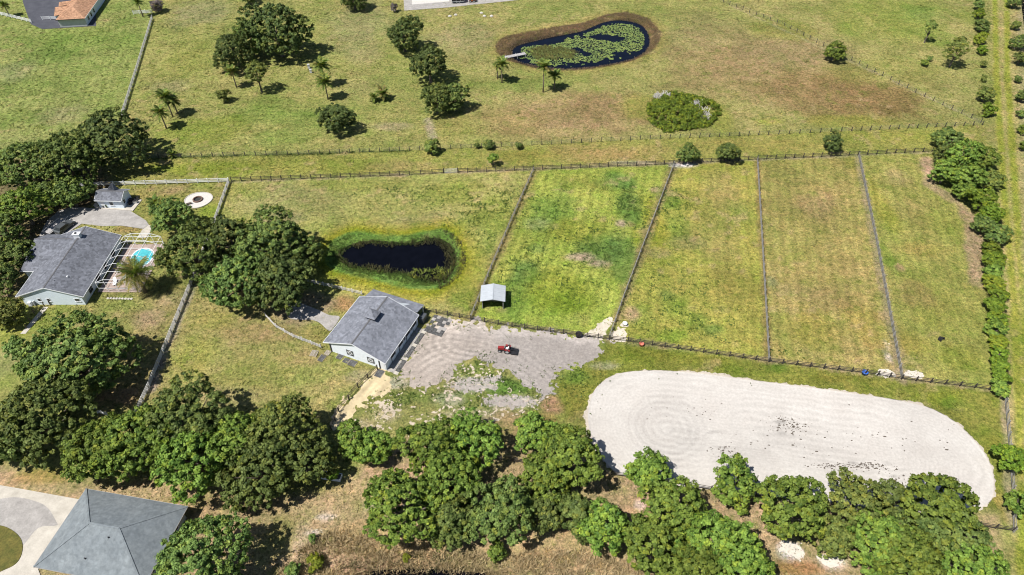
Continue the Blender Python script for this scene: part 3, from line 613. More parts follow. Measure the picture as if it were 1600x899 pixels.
flat_poly('white_court', PG((641,-40),(644,8),(702,3),(702,-40)), .13, M['gravelwhite'], thick=.05)
flat_poly('white_road', PG((1593,-60),(1596,10),(1602,60),(1650,60),(1650,-60)), .05, M['whitesand'])
# ------------------------------------------------------------------ buildings
def gable(name, label, cat, ctr, rz, W_, L_, ez, rzh, wall_m, roof_m, inset=(.5,.5,.4,.4), trim_m=None):
    """gable building, ridge along local y; inset = wall set back from the left, right, front, back roof edges"""
    t = empty(name, ctr, rz); tag(t, label, cat)
    hw, hl = W_/2, L_/2
    rf = lambda x: ez+(rzh-ez)*(1-abs(x)/hw)
    x0, x1, y0, y1 = -hw+inset[0], hw-inset[1], -hl+inset[2], hl-inset[3]; d = .16
    for nm, y in (('front', y0), ('back', y1)):
        s = .16 if nm == 'front' else -.16
        mb = MB(); pts = [(x0,y,-.2),(x1,y,-.2),(x1,y,rf(x1)-d),(0,y,rzh-d),(x0,y,rf(x0)-d)]
        q = [(p[0], p[1]+s, p[2]) for p in pts]; n = len(pts)
        mb.v = pts+q; mb.f = [tuple(range(n)), tuple(range(2*n-1, n-1, -1))]+[(i, (i+1) % n, n+(i+1) % n, n+i) for i in range(n)]
        mb.build('gable_wall', wall_m, t)
    for x, s in ((x0, .16), (x1, -.16)):
        MB().box(min(x, x+s), max(x, x+s), y0+.17, y1-.17, -.2, rf(x)-d).build('side_wall', wall_m, t)
    MB().slab([(-hw,-hl,ez),(0,-hl,rzh),(0,hl,rzh),(-hw,hl,ez)], .14).build('roof_slope', roof_m, t)
    MB().slab([(0,-hl,rzh),(hw,-hl,ez),(hw,hl,ez),(0,hl,rzh)], .14).build('roof_slope', roof_m, t)
    MB().slab([(-.16,-hl-.01,rzh-.03),(0,-hl-.01,rzh+.035),(0,hl+.01,rzh+.035),(-.16,hl+.01,rzh-.03)], .03).build('ridge_cap', M['ridge'], t)
    MB().slab([(0,-hl-.01,rzh+.035),(.16,-hl-.01,rzh-.03),(.16,hl+.01,rzh-.03),(0,hl+.01,rzh+.035)], .03).build('ridge_cap', M['ridge'], t)
    tm = trim_m or M['trim']
    for s in (-1, 1):
        MB().bar((s*(hw+.03), -hl, ez-.09), (s*(hw+.03), hl, ez-.09), .06, .17).build('gutter', tm, t)
        for yy in (-hl-.03, hl+.03):
            MB().bar((s*hw, yy, ez-.09), (s*.02, yy, rzh-.09), .05, .19).build('fascia', tm, t)
    return t, rf, (x0, x1, y0, y1)
def window(t, face, u, z, w, h, at_, frame=None, panes=2, n=1):
    """face: 'y' front/back at y=at_, 'x' side at x=at_; n = outward sign"""
    fm = frame or M['trim']
    def bx(u0, u1, z0, z1, o0, o1):
        a, b = sorted((at_+n*o0, at_+n*o1))
        return MB().box(u0, u1, a, b, z0, z1) if face == 'y' else MB().box(a, b, u0, u1, z0, z1)
    f = bx(u-w/2-.07, u+w/2+.07, z-.07, z+h+.07, .003, .05).build('window', fm, t)
    for k in range(panes):
        z0 = z+h*k/panes+.03; z1 = z+h*(k+1)/panes-.03
        bx(u-w/2+.03, u+w/2-.03, z0, z1, .052, .06).build('pane', M['glass'], f)
    bx(u-w/2-.14, u+w/2+.14, z-.15, z-.075, .003, .10).build('sill', fm, f)
    return f

# ---- barn
BC = Vector((-26.7, 86.5, 0)); BR = math.radians(-22.5)
barn, rf, (bx0, bx1, by0, by1) = gable('horse_barn', 'white horse barn with charcoal shingle roof and a small roof cupola', 'barn', BC, BR, 13.3, 13.0, 2.5, 5.0, M['barnwall'], M['shingle_barn'], (1.0,.25,.34,.3))
for u in (-1.15, 3.3):
    w, h, z = 1.25, 1.3, 1.0 if u < 0 else .95
    d = MB().box(u-w/2, u+w/2, by0-.05, by0-.004, z, z+h).build('stall_shutter', M['trim'], barn)
    for a, b in (((u-w/2, z), (u+w/2, z+h)), ((u-w/2, z+h), (u+w/2, z))):
        MB().bar((a[0], by0-.075, a[1]), (b[0], by0-.075, b[1]), .10, .035).build('cross_brace', M['blackpaint'], d)
    for a, b in (((u-w/2, z), (u-w/2, z+h)), ((u+w/2, z), (u+w/2, z+h))): MB().bar((a[0], by0-.075, a[1]), (b[0], by0-.075, b[1]), .04, .13).build('stile', M['blackpaint'], d)
    for zz in (z, z+h): MB().bar((u-w/2-.06, by0-.08, zz), (u+w/2+.06, by0-.08, zz), .04, .13).build('rail', M['blackpaint'], d)
for u in (bx0+.22, 5.1):
    MB().box(u-.12, u+.12, by0-.09, by0-.003, -.1, 2.25).build('door_post', M['blackpaint'], barn)
MB().box(5.28, 6.2, by0-.045, by0-.003, 0, 2.0).build('door', M['trim'], barn)
for k, y in enumerate((-3.4, -.6, 2.2, 4.8)):
    d = MB().box(bx1+.003, bx1+.06, y-.75, y+.75, 0, 2.1).build('stall_door', M['shade_ash'], barn)  # shadow on the east wall painted as a near-black door colour
    MB().box(bx1+.062, bx1+.10, y-.62, y+.62, .1, 1.15).build('door_panel', M['barnwall'], d)
window(barn, 'x', 3.5, 1.1, .7, .8, bx1); window(barn, 'x', .8, 1.1, .7, .8, bx1)
d = MB().box(bx0-.06, bx0-.004, -1.2, .4, 0, 2.1).build('stall_door', M['shade_ash'], barn)
MB().box(bx0-.07, bx0-.004, 1.5, 3.0, 0, 2.1).build('stall_door', M['shade_ash'], barn)
cu = MB().box(-.62, .62, .38, 1.62, 4.55, 5.55).build('cupola', M['barnwall'], barn)
MB().quad((-1.15,-.15,5.5),(1.15,-.15,5.5),(0,1.0,6.35)).quad((1.15,-.15,5.5),(1.15,2.15,5.5),(0,1.0,6.35)).quad((1.15,2.15,5.5),(-1.15,2.15,5.5),(0,1.0,6.35)).quad((-1.15,2.15,5.5),(-1.15,-.15,5.5),(0,1.0,6.35)).quad((-1.15,-.15,5.5),(-1.15,2.15,5.5),(1.15,2.15,5.5),(1.15,-.15,5.5)).build('cupola_roof', M['shingle_barn'], cu)
for a, b in (((-1.15,-.17),(1.15,-.17)),((1.17,-.15),(1.17,2.15)),((1.15,2.17),(-1.15,2.17)),((-1.17,2.15),(-1.17,-.15))): MB().bar((*a, 5.47), (*b, 5.47), .04, .07).build('cupola_fascia', M['ridge'], cu)
MB().box(.63, .67, .6, 1.4, 4.9, 5.4).build('louvre', M['blackpaint'], cu)
MB().box(-.45, .45, .31, .37, 5.05, 5.42).build('louvre', M['blackpaint'], cu)
lt = MB().slab([(-5.3,6.52,3.1),(6.3,6.52,3.1),(6.3,9.4,2.35),(-5.3,9.4,2.35)], .12).build('lean_to_roof', M['shingle_barn'], barn)
MB().slab([(-.8,6.6,3.12),(2.6,6.6,3.12),(3.9,8.4,2.655),(1.2,7.5,2.89)], .02).build('metal_patch', M['tin'], lt)
for x in (-5.0, -1.3, 2.4, 6.0): MB().box(x-.08, x+.08, 9.05, 9.21, -.1, 2.26).build('lean_to_post', M['trim'], barn)
MB().box(6.45, 7.4, 6.6, 8.2, -.1, 1.5).build('feed_bin', M['grey_paint'], barn)
# ---- house by the pool
HC = Vector((-92.2, 104.3, 0))
house, rf, (hx0, hx1, hy0, hy1) = gable('ranch_house', 'pale blue ranch house with charcoal shingle roof and white chimney beside the pool', 'house', HC, 0, 13.5, 18.8, 2.5, 5.0, M['bluewall'], M['shingle'], (.75,.6,.2,.5))
window(house, 'y', -2.6, 1.05, .55, .75, hy0, n=-1); window(house, 'y', -.75, 1.05, .6, .75, hy0, n=-1); window(house, 'y', 5.0, 1.0, .9, .8, hy0, n=-1)
for y in (-6, -2.5, 1.2, 5): window(house, 'x', y, .5, 1.4, 1.5, hx1, n=1)
MB().box(-5.1, -4.5, hy0-.5, hy0-.01, 0, .95).build('air_conditioner', M['trim'], house)
MB().box(-4.0, -3.8, hy0-.4, hy0-.01, 0, 1.2).build('meter_box', M['steel'], house)
ch = MB().box(-.75, .55, 5.6, 6.5, 4.2, 5.75).build('chimney', M['trim'], house)
MB().box(-.85, .65, 5.5, 6.6, 5.752, 5.87).build('chimney_crown', M['trim'], ch)
MB().tube([(-.25,6.05,5.86),(-.25,6.05,6.02)], [.26,.26], 12).build('flue', M['blackpaint'], ch)
MB().tube([(2.55,-5.4,4.0),(2.55,-5.4,4.35)], [.16,.16], 10).build('vent_pipe', M['trim'], house)
MB().tube([(.9,-7.0,4.5),(.9,-7.0,4.85)], [.06,.06], 8).build('vent_pipe', M['blackpaint'], house)
wy, wz = 110.2-104.3, 4.45
MB().slab([(-9.6,102.3-104.3,2.45),(-6.5,102.3-104.3,2.45),(-1.5,wy,wz),(-9.6,wy,wz)], .14).build('wing_roof_slope', M['shingle'], house)
MB().slab([(-9.6,wy,wz),(-1.5,wy,wz),(-5.6,114.0-104.3,2.5),(-9.6,114.0-104.3,2.5)], .14).build('wing_roof_slope', M['shingle'], house)
MB().bar((-9.6,wy,wz+.02), (-1.5,wy,wz+.02), .22, .05).build('ridge_cap', M['ridge'], house)
mb = MB(); p = [(-9.2,-1.5,-.2),(-9.2,9.2,-.2),(-9.2,9.2,2.4),(-9.2,wy,4.2),(-9.2,-1.5,2.4)]; q = [(x+.16, y, z) for x, y, z in p]
mb.v = p+q; mb.f = [tuple(range(5)), tuple(range(9, 4, -1))]+[(i, (i+1) % 5, 5+(i+1) % 5, 5+i) for i in range(5)]; mb.build('wing_wall', M['bluewall'], house)
MB().box(-9.03, -6.1, -1.5, -1.34, -.2, 2.4).build('wing_wall', M['bluewall'], house)
MB().bar((-9.63,-2.03,2.37), (-6.6,-2.03,2.37), .06, .17).build('gutter', M['trim'], house)
# ---- small shed
SC = Vector((-93.5, 128.2, 0))
shed, rf, (sx0, sx1, sy0, sy1) = gable('garden_shed', 'small pale blue shed with grey roof on the concrete slab', 'shed', SC, math.radians(90-2), 4.6, 6.4, 2.45, 3.6, M['bluewall'], M['shingle'], (.35,.35,.3,.3))
window(shed, 'x', -.3, .9, .8, .9, sx0, n=-1)
wt = MB(); wt.box(sx0-.06, sx0-.003, 1.3, 2.2, 0, 2.0).build('door', M['trim'], shed)
dm = MB().quad((.2,-.95,3.3),(.2,.95,3.3),(.2,0,4.6)).quad((.2,-.95,3.3),(.2,0,4.6),(1.9,0,4.6),(1.9,-.95,2.6)).quad((.2,.95,3.3),(1.9,.95,2.6),(1.9,0,4.6),(.2,0,4.6)).build('dormer', M['shingle'], shed)
window(shed, 'y', -1.0, 1.0, .7, .9, sy0, n=-1)
# ---- run-in shed
RC = Vector((-3.8, 95.95, 0))
run = empty('run_in_shed', RC, math.radians(-1)); tag(run, 'open horse shelter with pale metal roof standing in the paddock', 'shelter')
for s in (-1, 1):
    r = MB().slab([(0,-2.25,2.95),(s*2.5,-2.25,2.35),(s*2.5,2.25,2.35),(0,2.25,2.95)][::s], .05).build('roof_slope', M['tin'], run)
    for k in range(5):
        y = -2.2+k*1.1; MB().bar((s*.05,y,2.96), (s*2.49,y,2.37), .05, .035).build('roof_rib', M['tin'], r)
    for y in (-1.95, 1.95): MB().box(s*2.05-.08, s*2.05+.08, y-.08, y+.08, -.1, 2.38).build('post', M['divider'], run)
    MB().box(min(s*2.12, s*2.16), max(s*2.12, s*2.16), -1.9, 1.9, -.05, 2.3).build('side_wall', M['divider'], run)
MB().bar((0,-2.26,2.98), (0,2.26,2.98), .22, .04).build('ridge_cap', M['tin'], run)
MB().box(-2.1, 2.1, 1.88, 1.94, -.05, 2.35).build('back_wall', M['divider'], run)
MB().bar((-2.1,-1.95,2.3), (2.1,-1.95,2.3), .1, .16).build('beam', M['divider'], run)
# ---- hip roofed house, front left
HX = math.radians(-10); u = Vector((math.cos(HX), math.sin(HX), 0)); w = Vector((math.sin(HX)*-1, math.cos(HX), 0))
B_ = Vector((-66.4, 53.1, 0)); HCtr = B_+u*8.55-w*6.2
hip = empty('hip_roof_house', HCtr, HX); tag(hip, 'house with grey hip roof beside the curved concrete driveway', 'house')
hx, hy, e, r = 8.55, 6.2, 2.55, 5.75; rl = 2.35
for pts in ([(-hx,hy,e),(-rl,0,r),(rl,0,r),(hx,hy,e)], [(hx,-hy,e),(rl,0,r),(-rl,0,r),(-hx,-hy,e)], [(-hx,-hy,e),(-rl,0,r),(-hx,hy,e)], [(hx,hy,e),(rl,0,r),(hx,-hy,e)]):
    MB().slab(pts[::-1], .12).build('roof_slope', M['shingle_hip'], hip)
for a in ((-hx,-hy),(-hx,hy)): MB().bar((*a, e+.02), (-rl,0,r+.02), .26, .05).build('hip_cap', M['shingle_hip'], hip)
for a in ((hx,-hy),(hx,hy)): MB().bar((*a, e+.02), (rl,0,r+.02), .26, .05).build('hip_cap', M['shingle_hip'], hip)
MB().bar((-rl,0,r+.03), (rl,0,r+.03), .28, .06).build('ridge_cap', M['shingle_hip'], hip)
for a, b in (((-hx,-hy-.03),(hx,-hy-.03)),((hx+.03,-hy),(hx+.03,hy)),((hx,hy+.03),(-hx,hy+.03)),((-hx-.03,hy),(-hx-.03,-hy))): MB().bar((*a, e-.09), (*b, e-.09), .05, .15).build('fascia', M['concrete_dark'], hip)
for a in ((-hx+.7,hx-.7,-hy+.7,-hy+.86),(-hx+.7,hx-.7,hy-.86,hy-.7),(-hx+.7,-hx+.86,-hy+.87,hy-.87),(hx-.86,hx-.7,-hy+.87,hy-.87)): MB().box(*a, -.2, 2.55).build('wall', M['cream'], hip)
for y in (-3, 0, 3): window(hip, 'x', y, .9, 1.2, 1.1, hx-.7, n=1)
for x in (-4, 0): window(hip, 'y', x, .9, 1.4, 1.1, -hy+.7, n=-1)
for x, y in ((1.3,-1.3),(-1.2,-4.2)):
    z = r-(r-e)*abs(y)/hy; MB().tube([(x,y,z-.1),(x,y,z+.28)], [.09,.09], 8).build('vent_pipe', M['blackpaint'], hip)
# ---- house with the terracotta roof, far left
TCt = Vector((-148.2, 234.5, 0)); TR = math.radians(8)
top = empty('terracotta_roof_house', TCt, TR); tag(top, 'house with terracotta shingle roof beside the asphalt driveway', 'house')
hx, hy, e, r = 4.6, 11.5, 2.75, 4.7
for pts in ([(-hx,-hy,e),(hx,-hy,e),(0,-hy+5.5,r)], [(hx,-hy,e),(hx,hy,e),(0,hy,r),(0,-hy+5.5,r)], [(-hx,hy,e),(-hx,-hy,e),(0,-hy+5.5,r),(0,hy,r)]): MB().slab(pts, .14).build('roof_slope', M['shingle_orange'], top)
for y, ext in ((-6.4, 1.6), (-2.6, 2.6), (1.6, 2.6)):
    MB().slab([(-hx-ext,y-1.5,e-.05),(-hx+.6,y-1.5,e+.3),(-hx+2.6,y,e+1.15),(-hx-ext,y,e+.75)], .12).build('roof_gablet', M['shingle_orange'], top)
    MB().slab([(-hx-ext,y,e+.75),(-hx+2.6,y,e+1.15),(-hx+.6,y+1.5,e+.3),(-hx-ext,y+1.5,e-.05)], .12).build('roof_gablet', M['shingle_orange'], top)
    MB().box(-hx-ext+.3, -hx+.34, y-1.3, y+1.3, -.2, 2.6).build('wall', M['cream'], top)
MB().box(-hx+.35, hx-.35, -hy+.45, -hy+.6, -.2, 2.68).build('wall', M['cream'], top)
MB().box(hx-.5, hx-.35, -hy+.61, hy, -.2, 2.68).build('wall', M['bluewall'], top)
MB().box(-hx+.35, -hx+.5, -hy+.61, hy, -.2, 2.68).build('wall', M['cream'], top)
for y in (-8, -5, -2): window(top, 'x', y, .8, 1.2, 1.2, hx-.35, n=1)
MB().bar((-hx,-hy-.04,e-.08), (hx,-hy-.04,e-.08), .06, .2).build('fascia', M['shade_ash'], top)
MB().bar((hx+.04,-hy,e-.08), (hx+.04,hy,e-.08), .06, .2).build('fascia', M['trim'], top)

# ------------------------------------------------------------------ pool, cage, fire pit, dock
pc = Vector((-80.2, 108.9, 0))
flat_poly('pool_deck', [(-85.2,98.6),(-76.4,98.6),(-76.4,113.4),(-85.2,113.4)], .10, M['deck'], thick=.14)
pool = empty('swimming_pool', (pc.x, pc.y, .10)); tag(pool, 'small oval turquoise swimming pool inside the screen cage', 'pool')
out = [(math.cos(a)*2.35*(1+.10*math.cos(a-.7)), math.sin(a)*3.2) for a in np.linspace(0, 2*math.pi, 40, endpoint=False)]
rot = lambda p, a: (p[0]*math.cos(a)-p[1]*math.sin(a), p[0]*math.sin(a)+p[1]*math.cos(a))
out = [rot(p, .18) for p in out]
MB().slab([(x*.93, y*.94, .03) for x, y in out], .02).build('water', M['pool'], pool)
mb = MB(); n = len(out)
for k in range(n):
    a, b = out[k], out[(k+1) % n]; mb.quad((a[0]*.93,a[1]*.94,.07),(a[0]*1.04,a[1]*1.03,.07),(b[0]*1.04,b[1]*1.03,.07),(b[0]*.93,b[1]*.94,.07)); mb.quad((a[0]*1.04,a[1]*1.03,.07),(a[0]*1.04,a[1]*1.03,.0),(b[0]*1.04,b[1]*1.03,.0),(b[0]*1.04,b[1]*1.03,.07)); mb.quad((a[0]*.93,a[1]*.94,.03),(a[0]*.93,a[1]*.94,.07),(b[0]*.93,b[1]*.94,.07),(b[0]*.93,b[1]*.94,.03))
mb.build('coping', M['trim'], pool)
for k in range(3): MB().slab([(-.9+k*.12, 1.9-k*.35, .055-.004*k), (.9-k*.12, 2.1-k*.35, .055-.004*k), (.9-k*.12, 1.85-k*.35, .055-.004*k), (-.9+k*.12, 1.65-k*.35, .055-.004*k)], .01).build('step', M['pool'], pool)
cage = empty('pool_screen_cage', (-85.0, 98.8, .1)); tag(cage, 'white aluminium frame of the screened pool cage', 'screen cage')
CW, CL, CE, CT = 8.3, 14.4, 2.45, 3.3
ys = np.linspace(0, CL, 7)
for i, y in enumerate(ys):
    MB().bar((CW,y,0), (CW,y,CE), .10).build('post', M['white'], cage)
    MB().bar((.25,y,CE), (2.1,y,CT), .06, .08).build('roof_beam', M['white'], cage)
    MB().bar((2.1,y,CT), (CW-2.0,y,CT), .06, .08).build('roof_beam', M['white'], cage)
    MB().bar((CW-2.0,y,CT), (CW,y,CE), .06, .08).build('roof_beam', M['white'], cage)
for x, z in ((2.1,CT),(4.2,CT),(CW-2.0,CT),(CW,CE),(CW,.9),(.25,CE)):
    for i in range(6): MB().bar((x,ys[i]+.06,z), (x,ys[i+1]-.06,z), .055, .055).build('purlin', M['white'], cage)
for y in (0, CL):
    for x in (.3, 2.1, 4.2, 6.3): MB().bar((x,y,0), (x,y,CT-.1 if 1 < x < 7 else CE-.05), .08).build('post', M['white'], cage)
    for z in (.9, CE): MB().bar((.3,y+.0,z), (CW,y+.0,z), .06, .07).build('girt', M['white'], cage)
for x, y, l in ((-80.9,102.0,'white sun lounger on the pool deck, nearer the date palm'),(-82.6,101.2,'white sun lounger on the pool deck, nearer the house wall')):
    t = empty('sun_lounger', (x, y, .1), .3); tag(t, l, 'sun lounger', 'loungers on the pool deck')
    MB().box(-.33, .33, -.9, .45, .26, .33).build('seat', M['white'], t); MB().slab([(-.33,.45,.33),(.33,.45,.33),(.33,1.0,.75),(-.33,1.0,.75)], .06).build('backrest', M['white'], t)
    for a in (-.28, .28):
        for b in (-.8, .4): MB().box(a-.03, a+.03, b-.03, b+.03, 0, .258).build('leg', M['steel'], t)
fp = G(310, 313)
fire = empty('fire_pit', (fp.x, fp.y, 0)); tag(fire, 'round brick fire pit on a disc of white gravel', 'fire pit')
mb = MB(); pts = []
for k in range(36):
    a = 2*math.pi*k/36; rr_ = 3.05*(1+.03*math.sin(3*a)); pts.append((rr_*math.cos(a)*1.02, rr_*math.sin(a)*.96, .09))
mb.slab(pts, .12).build('gravel_disc', M['gravelwhite'], fire)
for k in range(36):
    a, b = pts[k], pts[(k+1) % 36]; MB().bar((a[0]*1.03,a[1]*1.03,.08), (b[0]*1.03,b[1]*1.03,.08), .14, .2).build('edging_stone', M['stone'], fire)
for k in range(16):
    a = 2*math.pi*k/16; o = MB().box(-.22,.22,-.13,.13,0,.32).build('brick', M['brick'], fire, loc=(1.0*math.cos(a)-.1, 1.0*math.sin(a), .095), rz=a+math.pi/2)
MB().disc((-.1,0,.12), .95, 18).build('ash_bed', M['shade_ash'], fire)
ax = G(296, 320)
t = empty('log_seat', (ax.x, ax.y, .09), .5); tag(t, 'small dark seat on the white gravel beside the fire pit', 'seat')
MB().tube([(-.6,0,.3),(.6,0,.3)], [.2,.2], 10).build('log', M['bark'], t); MB().box(-.4,-.25,-.15,.15,0,.12).build('foot', M['bark'], t); MB().box(.25,.4,-.15,.15,0,.12).build('foot', M['bark'], t)
for k, (px, py) in enumerate(((288,324),(283,327),(277,331),(271,335),(266,339))):
    p = G(px, py); o = MB().slab([(.42*math.cos(a)*(1+.15*math.sin(5*a+k)), .3*math.sin(a), .07) for a in np.linspace(0, 2*math.pi, 9, endpoint=False)], .09).build('stepping_stone', M['stone'], loc=(p.x, p.y, 0)); tag(o, '%s stepping stone from the fire pit disc towards the palm thicket' % ('first','second','third','fourth','fifth')[k], 'stone', 'stepping stones by the fire pit')
dk0, dk1 = G(786, 92), G(821, 85); dd = (dk1-dk0); dr = math.atan2(dd.y, dd.x); dl = dd.length
dock = empty('dock', (dk0.x, dk0.y, 0), dr); tag(dock, 'small grey wooden dock reaching into the lily pond', 'dock')
nb = 20
for k in range(nb): MB().box(dl*k/nb+.02, dl*(k+1)/nb-.02, -.75, .75, .32, .37).build('plank', M['boards'], dock)
for y in (-.6, .6):
    MB().bar((0,y,.24), (dl,y,.24), .08, .15).build('joist', M['boards'], dock)
    for x in (.15*dl, .6*dl, .97*dl): MB().tube([(x,y*1.25,-1.6),(x,y*1.25,.62)], [.09,.09], 8).build('pile', M['boards'], dock)

# ------------------------------------------------------------------ fences
UNIT = {}
def unit_box(key, m, w, h):
    if key not in UNIT:
        UNIT[key] = MB().box(-.5, .5, -w/2, w/2, -h/2, h/2).mesh(key, m)
    return UNIT[key]
def post_mesh(key, m, w, h, cap=False):
    if key not in UNIT:
        mb = MB().box(-w/2, w/2, -w/2, w/2, -.3, h)
        if cap: mb.slab([(-w*.62,-w*.62,h+.03),(w*.62,-w*.62,h+.03),(w*.62,w*.62,h+.03),(-w*.62,w*.62,h+.03)], .028); n = len(mb.v); mb.v.append((0,0,h+.09)); mb.f += [(n-8,n-7,n),(n-7,n-6,n),(n-6,n-5,n),(n-5,n-8,n)]
        UNIT[key] = mb.mesh(key, m)
    return UNIT[key]
KINDS = {  # material, spacing, post w, height, rail heights, rail thickness, rail depth
 'white': ('white', 2.44, .14, 1.35, (.42,.78,1.16), .045, .15),
 'pale':  ('greyed_white', 2.44, .14, 1.2, (.42,.75,1.05), .04, .085),  # white fence, its partly shaded look painted as grey
 'grey':  ('greyed_white', 2.6, .17, 1.45, (.28,.58,.88,1.18), .05, .17),  # white vinyl seen on its shaded side, greyed in the board colour
 'div':   ('divider', 2.6, .15, 1.3, (.38,.78,1.18), .045, .12),
 'dark':  ('dark', 2.44, .16, 1.4, (.45,.85,1.22), .04, .10),
 'wire':  ('dark', 2.7, .15, 1.35, (.35,.65,.95,1.22), .016, .016),
}
frs = random.Random(5)
def fence(name, label, pts, kind, group=None, gates=(), zoff=0.0, top=True):
    mt, sp, pw, ph, rails, rt, rd = KINDS[kind]; m = M[mt]
    P = PG(*pts); t = empty(name, (P[0].x, P[0].y, 0)); tag(t, label, 'fence', group)
    pm = post_mesh(kind+'_post', m, pw, ph, kind == 'white'); rm = unit_box(kind+'_rail', M['wire'] if kind == 'wire' else m, rt, rd)
    o0 = P[0]
    def pst(p): 
        link('post', pm, t, (p.x-o0.x, p.y-o0.y, ground_z(p.x, p.y)), rot=(frs.uniform(-.02,.02), frs.uniform(-.02,.02), ang))
    for si, (a, b) in enumerate(zip(P[:-1], P[1:])):
        L = (b-a).length; n = max(1, round(L/sp)); ang = math.atan2(b.y-a.y, b.x-a.x); d = (b-a)/n
        for k in range(n):
            p, q = a+d*k, a+d*(k+1)
            if k > 0 or si == 0: pst(p)
            if (si, k) in gates: continue
            dz = ground_z(q.x, q.y)-ground_z(p.x, p.y); c = (p+q)/2-o0; z0 = (ground_z(p.x, p.y)+ground_z(q.x, q.y))/2
            nrm = Vector((math.sin(ang), -math.cos(ang), 0))*(pw/2+rt/2+.003 if kind != 'white' else 0)
            seg = d.length
            for h in rails:
                link('wire' if kind == 'wire' else 'rail', rm, t, (c.x+nrm.x, c.y+nrm.y, z0+h+frs.uniform(-.012,.012)), rot=(0, -math.atan2(dz, seg)+frs.uniform(-.006,.006), ang), scale=(seg-(.15 if kind == 'white' else .012), 1, 1))
        if si == len(P)-2 or True: pst(b)
    return t
def gate(label, a, b, m, h=1.25, group=None):
    a, b = G(*a), G(*b); ang = math.atan2(b.y-a.y, b.x-a.x); L = (b-a).length
    t = empty('gate', (a.x, a.y, ground_z(a.x, a.y)), ang); tag(t, label, 'gate', group)
    for x in (.1, L-.1): MB().tube([(x,0,.12),(x,0,h)], [.035,.035], 6).build('stile', m, t)
    for k in range(5): z = .15+(h-.18)*k/4; MB().tube([(.1,0,z),(L-.1,0,z)], [.03,.03], 6).build('rail', m, t)
    MB().bar((.12,-.04,.16), (L-.12,-.04,h-.05), .03, .05).build('brace', m, t)
    for x in (-.05, L+.05): MB().box(x-.08, x+.08, -.08, .08, -.2, h+.25).build('gate_post', M['dark'], t)
fence('rail_fence', 'white three rail fence behind the small shed', [(62,297),(130,292),(358,285)], 'white')
fence('board_fence', 'shade-greyed white board fence from the white fence past the palm to the oaks', [(359,286),(337,348),(300,446),(234,608),(205,668)], 'grey')
fence('board_fence', 'shade-greyed white board fence along the far left lawn', [(239,30),(215,110),(191,186)], 'grey')
fence('rail_fence', 'white fence left of the asphalt driveway at the top edge', [(-12,21),(50,36)], 'white')
fence('rail_fence', 'short white fence between asphalt driveway and terracotta roof house', [(67,32),(92,31)], 'white')
fence('rail_fence', 'short white fence ending at the grey vine covered post', [(209,23),(238,21)], 'white')
fence('pasture_fence', 'long dark post and rail fence along the north side of the paddocks', [(362,284),(640,274),(693,271),(716,270),(833,266),(1052,257),(1183,250),(1340,243),(1456,237)], 'dark', gates={(2,0)})
gate('pale metal gate in the long dark paddock fence', (694,271), (715,270), M['steel'])
fence('wire_fence', 'wire fence on thin posts along the far side of the grass strip', [(232,248),(500,241),(640,236),(800,229),(1000,219),(1200,211),(1330,205),(1534,196)], 'wire')
fence('wire_fence', 'wire fence crossing the dry field diagonally to the far right corner', [(1120,0),(1225,41),(1330,95),(1430,145),(1532,192)], 'wire')
fence('paddock_divider', 'grey board fence between the south pond paddock and the run in shed paddock', [(834,268),(800,345),(768,420),(736,499)], 'div')
fence('paddock_divider', 'grey board fence between the run in shed paddock and the next paddock', [(1053,259),(1010,372),(975,465),(952,530)], 'div')
fence('paddock_divider', 'straight grey board fence, second divider from the hedge', [(1183,252),(1190,370),(1201,565)], 'div')
fence('paddock_divider', 'straight grey board fence, divider nearest the hedge', [(1341,245),(1370,385),(1408,592)], 'div')
fence('pasture_fence', 'dark post and rail fence along the south side of the paddocks', [(664,487),(736,500),(800,511),(880,522),(903,525),(917,527),(952,531),(981,534),(999,537),(1201,566),(1352,584),(1408,593),(1568,612)], 'dark')
fence('board_fence', 'grey board fence down the right end of the riding arena', [(1569,614),(1576,700),(1581,765),(1583,832)], 'div')
fence('pasture_fence', 'dark rail fence between the riding arena and the tree belt', [(760,716),(880,732),(955,742),(1060,757),(1110,766),(1300,791),(1500,818),(1582,830)], 'dark')
fence('rail_fence', 'white fence joining the big oaks to the back of the barn', [(478,441),(520,450),(566,461)], 'pale')
fence('rail_fence', 'white fence from the big oaks to the front corner of the barn', [(416,495),(432,512),(458,527),(502,544)], 'pale')
fence('board_fence', 'low dark board fence beside the sandy path', [(590,578),(560,606),(530,644),(518,672)], 'dark')
fence('rail_fence', 'short white fence showing between the big left trees', [(136,641),(170,651)], 'white')
for k, (px, py) in enumerate(((79,472),(70,474),(54,485),(48,498),(42,508))):
    p = G(px, py+5); o = MB().tube([(0,0,-.2),(.03,0,1.25)], [.1,.09], 8).build('wooden_post', M['bark'], loc=(p.x, p.y, 0)); tag(o, '%s leaning wooden post from the gable wall of the blue house' % ('first','second','third','fourth','fifth')[k], 'post', 'wooden posts beside the blue house')
a, b = G(72, 480), G(36, 522)
t = flat_poly('concrete_path', [a+Vector((-.5,0,0)), a+Vector((.5,0,0)), b+Vector((.5,0,0)), b+Vector((-.5,0,0))], .05, M['concrete'])

